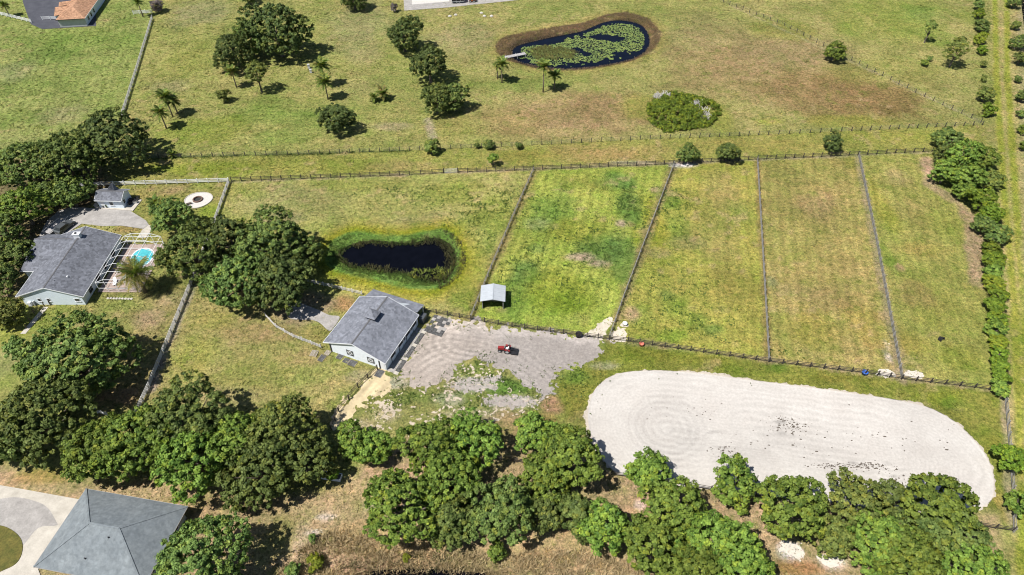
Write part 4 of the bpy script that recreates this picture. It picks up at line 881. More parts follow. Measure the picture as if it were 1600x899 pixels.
# ------------------------------------------------------------------ barn surroundings
def matobj(label, px, py, w, l, rz, m='mat'):
    p = G(px, py); t = empty('stall_mat', (p.x, p.y, .05), rz); tag(t, label, 'mat', 'rubber mats round the barn')
    MB().box(-w/2, w/2, -l/2, l/2, -.04, .03).build('mat_sheet', M[m], t)
    for s in (-1, 1): MB().box(s*w/2-.05 if s < 0 else w/2+.003, -w/2-.003 if s < 0 else w/2+.05, -l/2, l/2, -.04, .07).build('timber_edge', M['pallet'], t)
for i, (px, py, w, l, lb) in enumerate(((503,560,1.0,1.6,'dark mat lying by the white fence end at the barn corner'),(531,558,1.1,1.1,'first dark mat along the front gable wall of the barn, from the white fence'),(541,564,1.1,1.1,'second dark mat along the front gable wall of the barn'),(551,568,1.4,1.3,'third and largest dark mat along the front gable wall of the barn'),(593,584,1.3,1.7,'dark mat before the narrow door at the right barn corner'))): matobj(lb, px, py, w, l, BR)
def pallet(label, px, py, rz, w=1.2):
    p = G(px, py); t = empty('pallet', (p.x, p.y, ground_z(p.x, p.y)+.03), rz); tag(t, label, 'pallet', 'pallets beside the barn')
    for k in range(6): MB().box(-w/2, w/2, -w/2+k*w/5-.06, -w/2+k*w/5+.06, .10, .125).build('slat', M['pallet'], t)
    for x in (-w/2+.06, 0, w/2-.06): MB().box(x-.05, x+.05, -w/2-.06, w/2+.06, 0, .097).build('bearer', M['pallet'], t)
pallet('worn pallet on the grass by the end of the white fence', 491, 553, BR+.2, 1.3); pallet('worn pallet leaning low between two mats and the barn wall corner', 512, 552, BR, 1.0)
pv = empty('paver_pad', (G(684,509).x, G(684,509).y, .02), BR); tag(pv, 'broken dark paver pad beside the east corner of the barn', 'paving')
prs = random.Random(3)
for i in range(5):
    for j in range(6):
        if prs.random() < .2: continue
        MB().box(-1.9+i*.78+.03, -1.9+(i+1)*.78-.03, -2.4+j*.8+.03, -2.4+(j+1)*.8-.03, -.03, .05+prs.random()*.03).build('paver', M['mat'] if prs.random() < .72 else M['concrete_dark'], pv)
ed = empty('paver_edging', BC+Matrix.Rotation(BR, 3, 'Z') @ Vector((8.35, 0, .02)), BR); tag(ed, 'strip of dark pavers along the east wall of the barn', 'paving')
for k in range(16): MB().box(-.42, .42, -6.4+k*.72+.02, -6.4+(k+1)*.72-.03, -.03, .055+prs.random()*.03).build('paver', M['mat'] if k % 5 else M['concrete'], ed)
ed2 = MB().box(-.9, .9, -6.2, 5.4, -.04, .03).build('concrete_strip', M['concrete_dark'], loc=BC+Matrix.Rotation(BR, 3, 'Z') @ Vector((7.35, 0, .02)), rz=BR); tag(ed2, kind='structure')

# ------------------------------------------------------------------ tractor
def wheel(parent, x, y, r, w, name='wheel'):
    o = link(name, None, parent, (x, y, r)); o.empty_display_size = .1
    seg = 20; mb = MB(); prof = [(-w/2, r*.62), (-w/2, r*.92), (-w*.32, r), (w*.32, r), (w/2, r*.92), (w/2, r*.62)]
    for k in range(seg):
        a = 2*math.pi*k/seg
        for yy, rr_ in prof: mb.v.append((rr_*math.cos(a), yy, rr_*math.sin(a)))
    n = len(prof)
    for k in range(seg):
        for i in range(n-1): mb.f.append((k*n+i, ((k+1) % seg)*n+i, ((k+1) % seg)*n+i+1, k*n+i+1))
    ty = mb.build('tyre', M['black'], o)
    MB().tube([(0,-w*.34,0),(0,w*.34,0)], [r*.63,r*.63], 16).build('rim', M['steel'], o)
    return o
tp = G(789, 549)
tr = empty('tractor', (tp.x, tp.y, .02), math.radians(170)); tr.scale = (.9, .9, .9); tag(tr, 'red compact tractor parked on the grey sand yard', 'tractor')
for y in (-.62, .62):
    wheel(tr, -.55, y, .62, .36); wheel(tr, 1.05, y*.85, .40, .26)
hd_ = MB(); hd_.slab([(.15,-.36,1.25),(1.45,-.30,1.12),(1.45,.30,1.12),(.15,.36,1.25)], .55); hd_.build('bonnet', M['red'], tr)
MB().box(1.455, 1.50, -.26, .26, .62, 1.05).build('grille', M['blackpaint'], tr)
for y in (-.2, .2): MB().tube([(1.49,y,.98),(1.53,y,.98)], [.06,.06], 10).build('headlight', M['trim'], tr)
MB().box(-.95, 1.4, -.2, .2, .42, .68).build('chassis', M['blackpaint'], tr)
for s in (-1, 1):
    MB().slab([(-1.15,s*.42,1.12),(-.05,s*.42,1.28),(-.05,s*.86,1.28),(-1.15,s*.86,1.12)][::s], .06).build('mudguard', M['red'], tr)
MB().box(-.7, -.2, -.25, .25, .95, 1.1).build('seat', M['trim'], tr); MB().slab([(-.82,-.25,1.5),(-.70,-.25,1.5),(-.66,.25,1.5),(-.82,.25,1.5)], .4).build('seat_back', M['trim'], tr)
MB().tube([(.1,0,1.15),(-.12,0,1.42)], [.03,.03], 6).build('steering_column', M['blackpaint'], tr)
sw = MB()
for k in range(16):
    a, b = 2*math.pi*k/16, 2*math.pi*(k+1)/16; sw.bar((-.14+.08*math.cos(a), .2*math.sin(a), 1.44+.15*math.cos(a)), (-.14+.08*math.cos(b), .2*math.sin(b), 1.44+.15*math.cos(b)), .03)
sw.build('steering_wheel', M['blackpaint'], tr)
ro = MB(); ro.bar((-.95,-.5,1.0), (-1.0,-.5,2.15), .07).bar((-.95,.5,1.0), (-1.0,.5,2.15), .07).bar((-1.0,-.53,2.15), (-1.0,.53,2.15), .07); ro.build('roll_bar', M['blackpaint'], tr)
mo = MB(); mo.slab([(-2.75,-.8,.42),(-1.35,-.8,.42),(-1.35,.8,.42),(-2.75,.8,.42)], .3).bar((-1.0,0,.5), (-1.6,0,.7), .1).bar((-1.6,0,.75), (-2.4,0,.45), .08); mo.build('mower_deck', M['blackpaint'], tr)
# ------------------------------------------------------------------ tubs, barrels, small things along the fence
def lathe(name, prof, m, seg=18, smooth=True):
    mb = MB(); n = len(prof)
    for k in range(seg):
        a = 2*math.pi*k/seg
        for r_, z_ in prof: mb.v.append((r_*math.cos(a), r_*math.sin(a), z_))
    for k in range(seg):
        for i in range(n-1): mb.f.append((k*n+i, ((k+1) % seg)*n+i, ((k+1) % seg)*n+i+1, k*n+i+1))
    return mb.mesh(name, m, smooth)
tub_prof = [(.0,.02),(.36,.02),(.44,.55),(.48,.56),(.48,.60),(.41,.59),(.33,.08),(.0,.08)]
def tub(name, label, px, py, m, s=1.0, rot=None):
    p = G(px, py); t = empty(name, (p.x, p.y, ground_z(p.x, p.y))); tag(t, label, 'tub')
    link('tub_shell', lathe('tub_shell', tub_prof, m), t, scale=(s, s, s), rot=rot)
    for sgn in (-1, 1):
        h = MB().bar((sgn*.46*s,-.12*s,.52*s), (sgn*.58*s,-.08*s,.56*s), .03).bar((sgn*.58*s,-.09*s,.56*s), (sgn*.58*s,.09*s,.56*s), .03).bar((sgn*.58*s,.08*s,.56*s), (sgn*.46*s,.12*s,.52*s), .03)
        if rot is None: h.build('handle', M['black'], t)
tub('muck_tub', 'black tub standing at the gate post of the sand yard', 904, 526, M['black'], 1.4)
tub('muck_tub', 'small faded red tub at the fence right of the white sand patches', 1002, 540, M['redplastic'], 1.0)
tub('water_tub', 'blue tub on the paddock fence left of the white sand patch', 1350, 585, M['blue'], 1.15)
tub('feed_tub', 'black tub lying alone in the grass of the paddock beside the hedge', 1467, 529, M['black'], 1.3, rot=(1.3,0,.6))
tub('water_tub', 'white tub on the bare sand near the paddock divider', 976, 508, M['white'], 1.0)
pl = G(519, 746)
t = empty('raised_planter', (pl.x, pl.y, 0), math.radians(-9)); tag(t, 'white raised planter box with green plants at the edge of the tree belt', 'planter')
for a in ((-1.6,1.6,-.6,-.52),(-1.6,1.6,.52,.6),(-1.6,-1.52,-.519,.519),(1.52,1.6,-.519,.519)): MB().box(*a, -.05, .6).build('side_board', M['white'], t)
MB().box(-1.51, 1.51, -.51, .51, 0, .5).build('soil', M['bark'], t)
# ------------------------------------------------------------------ foliage meshes
def unit_dirs(rs, n):
    d = rs.normal(size=(n, 3)); return d/np.linalg.norm(d, axis=1)[:, None]
def leaves_mesh(name, P, Nrm, size, tone, mat, rs, aspect=.62, hue=None):
    """one small four-cornered leaf tuft per point"""
    n = len(P); Nrm = Nrm/np.maximum(np.linalg.norm(Nrm, axis=1), 1e-6)[:, None]
    r = unit_dirs(rs, n); T = np.cross(Nrm, r); T /= np.maximum(np.linalg.norm(T, axis=1), 1e-6)[:, None]; B = np.cross(Nrm, T)
    s = size[:, None]; w = s*aspect
    V = np.stack([P-T*s, P-B*w+Nrm*s*.12, P+T*s, P+B*w+Nrm*s*.12], 1).reshape(-1, 3)
    F_ = np.arange(4*n).reshape(n, 4); c = np.repeat(np.clip(tone, 0, 1), 4)
    h_ = np.repeat(hue, 4) if hue is not None else c
    return mesh_np(name, V, F_, mat, np.stack([c, h_, c], -1))
def crown_mesh(seed, R, flat=.72, mat=None, leaf=.27, per=34, gap=1.12, sparse=1.0, name='crown', nl=None):
    rs = np.random.RandomState(seed); V_ = R*flat
    nl = nl or int(np.clip(5+R*1.3, 6, 15)); cs = [np.array([0, 0, .05*V_])]; rad = [.62*R]
    for k in range(nl):
        a = 2*math.pi*(k+rs.rand()*.7)/nl; q = rs.uniform(.36, .72)*R; z = rs.uniform(-.42, .5)*V_
        cs.append(np.array([q*math.cos(a), q*math.sin(a), z])); rad.append(rs.uniform(.24, .46)*R)
    for k in range(max(2, nl//3)):
        a = rs.rand()*6.28; q = rs.uniform(0, .35)*R; cs.append(np.array([q*math.cos(a), q*math.sin(a), rs.uniform(.35, .62)*V_])); rad.append(rs.uniform(.28, .4)*R)
    cs = np.array(cs); rad = np.array(rad); Q = []
    for c, r in zip(cs, rad):
        n = int(12.5*r*r/(gap*gap))+4; d = unit_dirs(rs, n); p = c+d*np.array([1, 1, flat+.12])*r*rs.uniform(.70, 1.16, (n, 1))
        keep = np.ones(n, bool)
        for c2, r2 in zip(cs, rad):
            if c2 is c: continue
            dd = np.linalg.norm((p-c2)/np.array([1, 1, flat+.12]), axis=1); keep &= dd > r2*.78
        keep &= d[:, 2] > -.75
        Q.append(p[keep])
    Q = np.concatenate(Q); Q = Q[rs.rand(len(Q)) < sparse]
    inner = cs[rs.randint(0, len(cs), max(6, len(Q)//6))]+unit_dirs(rs, max(6, len(Q)//6))*R*.22
    Q = np.concatenate([Q, inner]); m = len(Q)
    rc = rs.uniform(.26, .64, m)*min(1, .35+R*.18); tc = rs.rand(m)
    ci = np.repeat(np.arange(m), per); n = len(ci)
    dl = unit_dirs(rs, n); dl[:, 2] = np.abs(dl[:, 2])*.9+dl[:, 2]*.1-.15
    P = Q[ci]+dl*(rc[ci]*rs.uniform(.35, 1.08, n))[:, None]*np.array([1, 1, .8])
    o = P/np.maximum(np.linalg.norm(P, axis=1), .01)[:, None]
    Nn = o*.45+dl*.75+rs.normal(size=(n, 3))*.45+np.array([0, 0, .30])
    return leaves_mesh(name, P, Nn, rs.uniform(.7, 1.3, n)*leaf, tc[ci]*.55+rs.rand(n)*.45, mat, rs, hue=(rs.rand(m)[ci]*.8+.2*rs.rand(n)))
def trunk_mesh(seed, H, R, r0, mat, limbs=6):
    rs = random.Random(seed); mb = MB(); fork = H*.34
    lean = (rs.uniform(-.04,.04)*H, rs.uniform(-.04,.04)*H)
    mb.tube([(0,0,-.4),(0,0,.0),(lean[0]*.4,lean[1]*.4,fork*.5),(lean[0],lean[1],fork),(lean[0]*1.3,lean[1]*1.3,H*.66)], [r0*1.5,r0*1.18,r0*.92,r0*.8,r0*.3], 9)
    for k in range(limbs):
        a = 6.283*k/limbs+rs.uniform(-.3,.3); q = R*rs.uniform(.5,.78); z = H*rs.uniform(.48,.72)
        c, s = math.cos(a), math.sin(a)
        mb.tube([(lean[0]*.9,lean[1]*.9,fork*.88),(lean[0]+c*q*.4,lean[1]+s*q*.4,fork+(z-fork)*.42),(c*q*.75,s*q*.75,fork+(z-fork)*.78),(c*q,s*q,z)], [r0*.5,r0*.34,r0*.2,r0*.06], 7)
    return mb.mesh('trunk', mat, True)
CR = {}
SPEC = {'S': (1.7, .85, .17, 28, .60), 'M': (3.6, .76, .20, 32, .84), 'L': (5.6, .72, .22, 34, .98), 'X': (7.8, .66, .235, 34, 1.10)}
def variant(size, mat, k, sparse=1.0):
    key = (size, mat, k, sparse)
    if key not in CR:
        R, fl, lf, per, gp = SPEC[size]
        CR[key] = (crown_mesh(hash((ord(size), len(mat)*7+ord(mat[0])+ord(mat[-1]), k)) % 99991, R, fl, M[mat], lf, per, gp, sparse), trunk_mesh(k*13+ord(size), R*1.75, R, R*.055+.06, M['bark']))
    return CR[key]
vrs = random.Random(11); CNT = {}
def tree(px, py, w, mat, label, name='oak_tree', clear=.13, vs=1.04, sparse=1.0, cat='tree', group=None, trunk=True, z0=None, stretch=1.0):
    """px,py = middle of the crown, w = its width in the survey photo"""
    R = w/2/PXM(py, 4.0)
    R = w/2/PXM(py, R)
    size = 'S' if R < 2.4 else 'M' if R < 4.6 else 'L' if R < 6.6 else 'X'
    k = CNT.get((size, mat, sparse), 0); CNT[(size, mat, sparse)] = k+1
    nvar = {'S': 4, 'M': 6, 'L': 8, 'X': 7}[size]
    cm, tm = variant(size, mat, k % nvar, sparse)
    Rs, fl = SPEC[size][0], SPEC[size][1]; s = R/Rs*.97
    hv = fl*R*vs; zc = clear*R+hv
    p = G(px, py, zc)
    t = empty(name, (p.x, p.y, ground_z(p.x, p.y)), vrs.uniform(0, 6.28)); tag(t, label, cat, group)
    link('crown', cm, t, (0, 0, zc), scale=(s*vrs.uniform(.94, 1.06)*stretch, s*vrs.uniform(.94, 1.06), s*vs))
    if trunk: link('trunk', tm, t, (0, 0, 0), scale=(s, s, (zc+hv*.5)/(Rs*1.75*.8)))
    return t
# ------------------------------------------------------------------ the trees, one by one
ORD = ['first','second','third','fourth','fifth','sixth','seventh','eighth','ninth','tenth','eleventh','twelfth','thirteenth','fourteenth','fifteenth','sixteenth','seventeenth','eighteenth']
gb = 'trees of the front belt'; gh = 'trees round the blue house'; gl = 'lawn trees beyond the far fence'
T = tree
# left of the belt
T(118,566,180,'oak','broad dark oak between the blue house gable and the grey board fence', group=gh, vs=.9)
T(58,655,165,'oak','dense oak at the left edge below the wooden posts', group=gb)
T(10,690,110,'oak','oak cut by the left edge above the concrete driveway', group=gb)
T(150,705,120,'oak2','bright green tree right of the left edge oaks, above the driveway corner', group=gb)
T(215,690,140,'oak2','bright green tree above the hip roof ridge, left half of the belt', group=gb)
T(290,662,145,'oak','tall crowned tree at the foot of the grey board fence', group=gb)
T(300,715,130,'oak2','round green tree behind the top right corner of the hip roof', group=gb)
T(375,685,110,'oak2','green tree squeezed between two large crowns left of the planter', group=gb)
T(440,670,140,'olive','olive tinted broad tree at the lower end of the brown field', group=gb)
T(405,735,120,'oak','tree on the bare ground edge left of the planter, lower of two', group=gb)
T(475,715,100,'oak','dark tree directly left of the white planter', group=gb)
T(552,688,62,'oak2','small tree beside the end of the sandy path, left of a pair', group=gb)
T(585,700,62,'oak2','small tree beside the end of the sandy path, right of a pair', group=gb)
T(312,884,165,'oak','dark green tree overhanging the right side of the hip roof house', group=gb)
# middle of the belt
T(675,695,110,'oak2','green tree below the yard grass patch, left one of the middle clump', group=gb)
T(735,690,95,'oak2','green tree below the yard grass patch, right one of the middle clump', group=gb)
T(632,790,145,'oak2','large bright tree above the dry straw, leftmost of the middle clump', group=gb)
T(700,752,110,'oak2','tree in the heart of the middle clump', group=gb)
T(700,815,95,'oak','lower tree of the middle clump above the straw bank', group=gb)
T(782,800,115,'oak','rounded tree right end of the middle clump, above the straw', group=gb)
T(776,863,34,'oak2','little bush at the foot of the middle clump in the straw', 'shrub', clear=0, cat='shrub')
T(835,678,78,'oak2','tree whose top reaches the reddish bare patch left of the arena', group=gb)
T(890,715,120,'oak2','broad tree against the left end of the riding arena', group=gb)
T(850,750,95,'oak2','tree below the one against the arena left end', group=gb)
T(855,800,72,'oak','shaded tree in the gap between middle clump and arena trees', group=gb)
T(900,800,80,'oak','tree left of the round one standing over the brown bank', group=gb)
T(946,822,90,'oak2','round tree alone over the brown bank below the arena', group=gb)
T(1012,738,82,'oak2','single tree standing against the white arena sand, far from the others', group=gb)
# right of the belt
T(1055,800,110,'oak2','tree below the single arena tree, its upper neighbour', group=gb)
T(1022,852,115,'oak2','tree at the lower frame edge under the single arena tree', group=gb)
T(1115,845,125,'oak2','big bright tree in the lower middle right of the belt', group=gb)
T(1165,885,110,'oak2','tree cut by the lower frame edge left of the bare white sand', group=gb)
T(1080,890,110,'oak2','tree cut by the lower frame edge below the arena', group=gb)
T(1150,757,86,'oak2','loose crowned tree touching the arena, left of three', group=gb, sparse=.85)
T(1235,790,118,'oak2','full tree touching the arena above the bare white sand', group=gb)
T(1335,785,105,'olive','thin olive tree touching the arena middle', group=gb, sparse=.8)
T(1300,838,66,'olive','low yellowish tree right of the bare white sand', group=gb, sparse=.9)
T(1375,842,105,'oak2','bright tree right of the low yellowish one', group=gb)
T(1400,785,70,'oak','narrow tree top against the arena between two wider ones', group=gb, sparse=.85)
T(1460,785,120,'oak2','wide tree against the arena right half', group=gb, sparse=.9)
T(1425,880,120,'oak2','tree cut by the lower frame edge right of the bare brown ground', group=gb)
T(1500,832,110,'oak','tree near the right arena fence corner, inside the belt', group=gb)
T(1515,885,105,'oak2','last tree of the belt at the lower right corner', group=gb)
T(1440,830,80,'oak','dark tree filling the right part of the belt', group=gb)
T(1578,716,52,'shrub','bright bush outside the arena fence at the right edge, upper one', 'shrub', clear=.1, cat='shrub')
T(1596,786,46,'oak2','bush outside the arena fence at the right edge, lower one', 'shrub', clear=.1, cat='shrub')
# between house and barn
T(268,340,72,'oak','leafy tree above the palm thicket beside the fire pit', group=gh)
T(300,395,110,'oak','oak right of the pool cage', group=gh)
T(360,375,95,'oakdark','dark oak crown at the top of the big oak clump', group=gh)
T(430,378,125,'oak','largest crown of the oak clump beside the south pond', group=gh)
T(370,440,120,'oak','oak on the field side of the big oak clump, lower left', group=gh)
T(440,440,105,'oakdark','shaded oak of the big clump nearest the barn', group=gh)
T(480,400,60,'oak','small crown reaching out to the pond from the oak clump', group=gh)
# upper left
T(172,216,118,'oakdark','dark round oak at the lower end of the far left grey fence', group=gh)
T(100,252,115,'oak','oak below the dark round one, left of the grass strip', group=gh)
T(35,262,100,'oak','oak at the left edge above the driveway trees', group=gh)
T(108,300,62,'oak','tree overhanging the small shed from the left', group=gh)
T(34,322,84,'oak2','bright oak at the left edge above the parked car', group=gh)
T(72,300,46,'oak','tree beside the driveway above the trailer', group=gh)
T(5,360,70,'oak','tree at the left edge beside the wing roof', group=gh)
T(28,395,58,'oak','tree shading the west side of the blue house', group=gh)
T(8,432,52,'oak','tree at the left edge below the wing roof', group=gh)
T(14,488,52,'olive','olive brush at the left edge by the house corner', 'shrub', clear=.05, cat='shrub')
T(28,545,40,'oak','small tree at the left edge beside the wooden posts', group=gh, sparse=.8)
T(57,402,26,'drybrush','bare grey tree leaning over the wing roof', group=gh, sparse=.6)
# far lawns
T(432,48,105,'oakdark','largest dark tree of the far lawn clump', group=gl, clear=.05, vs=1.18)
T(362,82,72,'oakdark','lower left tree of the far lawn clump', group=gl, clear=.05, vs=1.18)
T(390,62,60,'oak','middle tree of the far lawn clump', group=gl, clear=.05, vs=1.18)
T(630,54,62,'oakdark','upper of three dark trees in a row on the far lawn', group=gl, clear=.05, vs=1.18)
T(671,101,68,'oakdark','middle of three dark trees in a row on the far lawn', group=gl, clear=.05, vs=1.18)
T(682,155,56,'oak','lower of three dark trees in a row, left crown', group=gl, clear=.05, vs=1.18)
T(710,152,50,'oak','lower of three dark trees in a row, right crown', group=gl, clear=.05, vs=1.18)
T(524,185,58,'oakdark','dark shrubby tree above the far wire fence', group=gl, clear=.08)
T(400,112,36,'olive','slender olive tree with bare trunk in front of the far clump', 'slender_tree', clear=1.1, sparse=.8, group=gl)
T(348,150,24,'olive','low brownish palm like shrub left of the slender olive tree', 'shrub', clear=.05, cat='shrub')
T(548,176,10,'oak','tiny dark bush beside the dark shrubby tree', 'shrub', clear=.05, cat='shrub')
T(245,10,24,'drybrush','grey dry vine mass on the corner post at the top edge', 'vine', clear=0, cat='vine')
T(615,12,13,'drybrush','grey dry vine on the post beside the white court', 'vine', clear=0, cat='vine', vs=1.3)
T(552,-4,44,'oak','tree cut by the top edge left of the white court', group=gl, clear=.05, vs=1.18)
T(385,-6,30,'oak','small tree cut by the top edge above the far clump', group=gl, clear=.05, vs=1.18)
T(567,12,8,'oak','tiny bush below the tree at the top edge', 'shrub', clear=0, cat='shrub')
T(1304,80,38,'oak2','single round bush on the diagonal wire fence', 'shrub', clear=.02, cat='shrub')
T(1455,42,22,'olive','thin tree leaning right on the far right field, upper one', 'slender_tree', clear=1.4, sparse=.6)
T(1497,76,40,'olive','sparse tree leaning on the far right field, lower one', 'slender_tree', clear=.7, sparse=.55)
T(1445,98,16,'oak2','low bush between the two sparse leaning trees, left', 'shrub', clear=0, vs=.7, cat='shrub')
T(1453,92,9,'oak','tiny bush between the two sparse leaning trees, right', 'shrub', clear=0, cat='shrub')
# on the grass strip
T(1074,239,36,'oak','round tree on the north paddock fence beside the white sand, left of two', 'fence_tree', clear=.06, vs=1.12)
T(1138,237,38,'oak','round tree on the north paddock fence, right of two', 'fence_tree', clear=.06, vs=1.12)
T(1301,221,33,'oakdark','round tree on the north paddock fence nearest the hedge', 'fence_tree', clear=.25, vs=1.1)
T(770,247,18,'oak2','small tree on a mulch ring at the north paddock fence', 'fence_tree', clear=.7)
T(673,230,28,'olive','wide low bush on the far wire fence below the dark tree row', 'shrub', clear=0, cat='shrub')
T(765,226,17,'oak','small bush on the far wire fence, middle of three', 'shrub', clear=0, cat='shrub')
T(745,228,10,'oak','tiny bush on the far wire fence, left of three', 'shrub', clear=0, cat='shrub')
T(811,228,14,'oak','small bush on the far wire fence, right of three', 'shrub', clear=0, cat='shrub')
# hedge beside the mown track
hg = [(1480,217,46,'oak'),(1473,238,30,'oak'),(1505,243,56,'oak2'),(1538,248,46,'oak2'),(1478,270,50,'oak2'),(1512,278,58,'oak2'),(1546,280,40,'olive'),(1505,300,36,'oak2'),(1535,312,48,'shrub'),(1548,335,42,'shrub'),(1536,352,38,'oak'),(1558,365,40,'oak')]
for k, (x, y, w, mt) in enumerate(hg): T(x, y, w, mt, '%s tall shrub down from the fence corner in the thicket above the straight hedge' % ORD[k], 'hedge_shrub', clear=.02, group='hedge thicket', cat='shrub')
for k in range(13):
    y = 388+k*18.2; x = 1549+.082*(y-388)+vrs.uniform(-3,3)
    T(x+vrs.uniform(-3,3), y, vrs.uniform(29,44), ('shrub','shrub','oak2','yellowleaf','shrub')[k % 5], '%s shrub from the top of the straight hedge beside the mown track' % ORD[k], 'hedge_shrub', clear=0, vs=.68, group='straight hedge', cat='shrub')
tr_ = [(1530,8,18,'oak'),(1531,22,18,'shrub'),(1535,40,26,'oak'),(1532,60,22,'yellowleaf'),(1535,78,18,'shrub'),(1537,100,12,'olive'),(1538,122,12,'olive'),(1540,148,30,'olive'),(1546,172,22,'shrub')]
for k, (x, y, w, mt) in enumerate(tr_): T(x, y, w, mt, '%s bush from the top edge on the left side of the mown track' % ORD[k], 'track_bush', clear=.02, group='bushes left of the mown track', cat='shrub')
er = [(1585,4,20,'oak'),(1588,40,16,'olive'),(1590,66,28,'oak'),(1594,92,22,'oak'),(1591,124,14,'oak'),(1598,150,22,'oak'),(1594,178,14,'oak'),(1600,202,18,'oak2'),(1601,228,18,'oak2')]
for k, (x, y, w, mt) in enumerate(er): T(x, y, w, mt, '%s bush from the top edge along the right frame edge beyond the track' % ORD[k], 'track_bush', clear=.02, group='bushes right of the mown track', cat='shrub')
for lb, x, y, w, mt in (('yellow green bush in the brush at the bottom edge',492,880,28,'yellowleaf'),('dark bush in the brush at the bottom edge, left of the yellow one',456,893,26,'oak'),('small green bush on the straw bank by the driveway side',488,842,16,'oak'),('pale green bush at the bank foot right of the straw',634,872,14,'yellowleaf'),('green plants growing in the white planter',519,742,22,'shrub')): T(x, y, w, mt, lb, 'shrub', clear=0, cat='shrub', trunk=False)

# ------------------------------------------------------------------ palms
def frond_mesh(seed, L, droop, mat, nl=18, lw=.56, wf=1.0):
    rs = np.random.RandomState(seed); V = []; F_ = []; tone = []
    s = np.linspace(0, 1, 10); x = L*(s-.10*s**3); z = L*(.34*s-droop*s**2.1)
    def pt(t): return np.array([np.interp(t, s, x), 0, np.interp(t, s, z)])
    for i in range(9):
        a, b = pt(s[i]), pt(s[i+1]); w = .05*(1-s[i]*.8)
        n = len(V); V += [a+[0,w,0], a-[0,w,0], b-[0,w*.85,0], b+[0,w*.85,0]]; F_.append((n,n+1,n+2,n+3)); tone += [.7]*4
    for k in range(nl):
        t = .14+.86*k/(nl-1); p = pt(t); ln = L*.27*math.sin(math.pi*(.18+.74*t))*lw*2
        for sg in (-1, 1):
            q = p+np.array([ln*.55, sg*ln*.8, -ln*rs.uniform(.15, .5)]); w = (.075+.05*L/3)*(.62 if L > 4 else 1); n = len(V); c = rs.rand()
            V += [p+[w,0,0], p-[w,0,0], q-[w*.3,0,0], q+[w*.3,0,0]]; F_.append((n,n+1,n+2,n+3)); tone += [c]*4
    c = np.array(tone); return mesh_np('frond', np.array(V), F_, mat, np.stack([c,c,c], -1))
FR = {}
def palm(px, py, z, L, n, label, dry=.15, name='palm_tree', r=.17, up=(-.5, 1.15), lean=0.0, group=None, trunk=True, ret=None):
    p = G(px, py, z); t = empty(name, (p.x-lean, p.y, ground_z(p.x-lean, p.y))); tag(t, label, 'palm', group)
    if trunk: link('trunk', MB().tube([(0,0,-.3),(lean*.2,0,z*.35),(lean*.6,0,z*.7),(lean,0,z)], [r*1.35,r,r*.92,r*.9], 9).mesh('trunk', M['palmbark'], True), t)
    rs = random.Random(int(px*7+py))
    for k in range(n):
        key = (round(L, 1), k % 3, rs.random() < dry)
        if key not in FR: FR[key] = frond_mesh(k+int(L*10), L, .42+.16*(k % 3), M['palmdry' if key[2] else 'palm'])
        el = up[0]+(up[1]-up[0])*((k+.5)/n)**.8
        link('frond', FR[key], t, (lean, 0, z), rot=(0, -el, k*2.399+rs.uniform(-.2, .2)), scale=(rs.uniform(.85, 1.1),)*3)
    return t
palm(213,430,4.9,4.2,44,'large date palm with a full crown at the corner of the pool cage', .45, r=.34, up=(-.75,1.25))
palm(252,332,4.0,2.6,30,'dark bushy palm in the thicket above the pool cage', .1, up=(-.6,1.2))
palm(243,318,3.6,2.2,20,'small palm at the left tip of the thicket above the pool cage', .1)
gp = 'palms on the far lawn'
palm(258,152,6.0,2.9,27,'taller palm of the pair near the far left grey fence', 0.18, group=gp); palm(250,176,5.0,2.6,24,'shorter palm of the pair near the far left grey fence', 0.18, group=gp)
palm(270,158,4.0,2.2,28,'bushy palm right behind the pair near the far left grey fence', 0.24, group=gp)
palm(362,112,5.0,2.5,25,'yellowish palm in front of the far lawn clump', 0.42, group=gp)
palm(502,103,6.5,2.9,28,'upper palm right of the far lawn clump', 0.30, group=gp); palm(507,128,5.5,2.9,28,'lower palm right of the far lawn clump', 0.21, group=gp)
palm(598,146,2.0,2.4,25,'low palm alone on the far lawn, right of two', 0.18, group=gp); palm(584,152,1.3,1.7,19,'low palm alone on the far lawn, left of two', 0.36, group=gp)
palm(784,100,6.0,2.5,25,'palm beside the dock of the lily pond', 0.06, group=gp); palm(777,105,3.6,1.7,19,'small palm left of the dock palm', 0.12, group=gp)
palm(850,104,8.0,2.7,25,'tallest palm before the lily pond', 0.06, group=gp); palm(867,118,4.2,2.4,22,'shorter palm right of the tallest pond palm', 0.06, group=gp)
palm(270,242,.5,1.6,26,'low yucca rosette beside the far wire fence', .2, 'yucca', up=(-.1,1.3), trunk=False)
palm(215,4,5,2.0,19,'palm with bare trunk at the top edge near the grey vine', 0.12, group=gp); palm(6,8,4,2.0,19,'palm at the top left corner beside the asphalt', 0.12, group=gp)

# ------------------------------------------------------------------ the round thicket in the dry field
mo_ = G(1065,176); mt = empty('shrub_thicket', (mo_.x, mo_.y, 0)); tag(mt, 'round green thicket with bare white branches in the dry field', 'thicket')
rs = np.random.RandomState(4); RX, RY = 9.7, 10.4; m = 620; a = rs.rand(m)*2*math.pi; q = np.sqrt(rs.rand(m))
ed_ = 1+.10*np.sin(2*a+.6)+.06*np.sin(3*a+2)+.04*np.sin(5*a); x = RX*q*np.cos(a)*ed_; y = RY*q*np.sin(a)*ed_
hgt = (1-q**4)*1.5*(.35+1.25*fbm(x, y, 3.0, 3, 70))+.35; bare = np.zeros(m)
for bx_, by_, br in ((4.6,3.4,1.8),(5.5,-.5,2.0),(6.0,-3.5,1.7),(-5.5,7.5,1.6),(-3.0,8.2,1.5)): bare = np.maximum(bare, np.exp(-((x-bx_)**2+(y-by_)**2)/br**2))
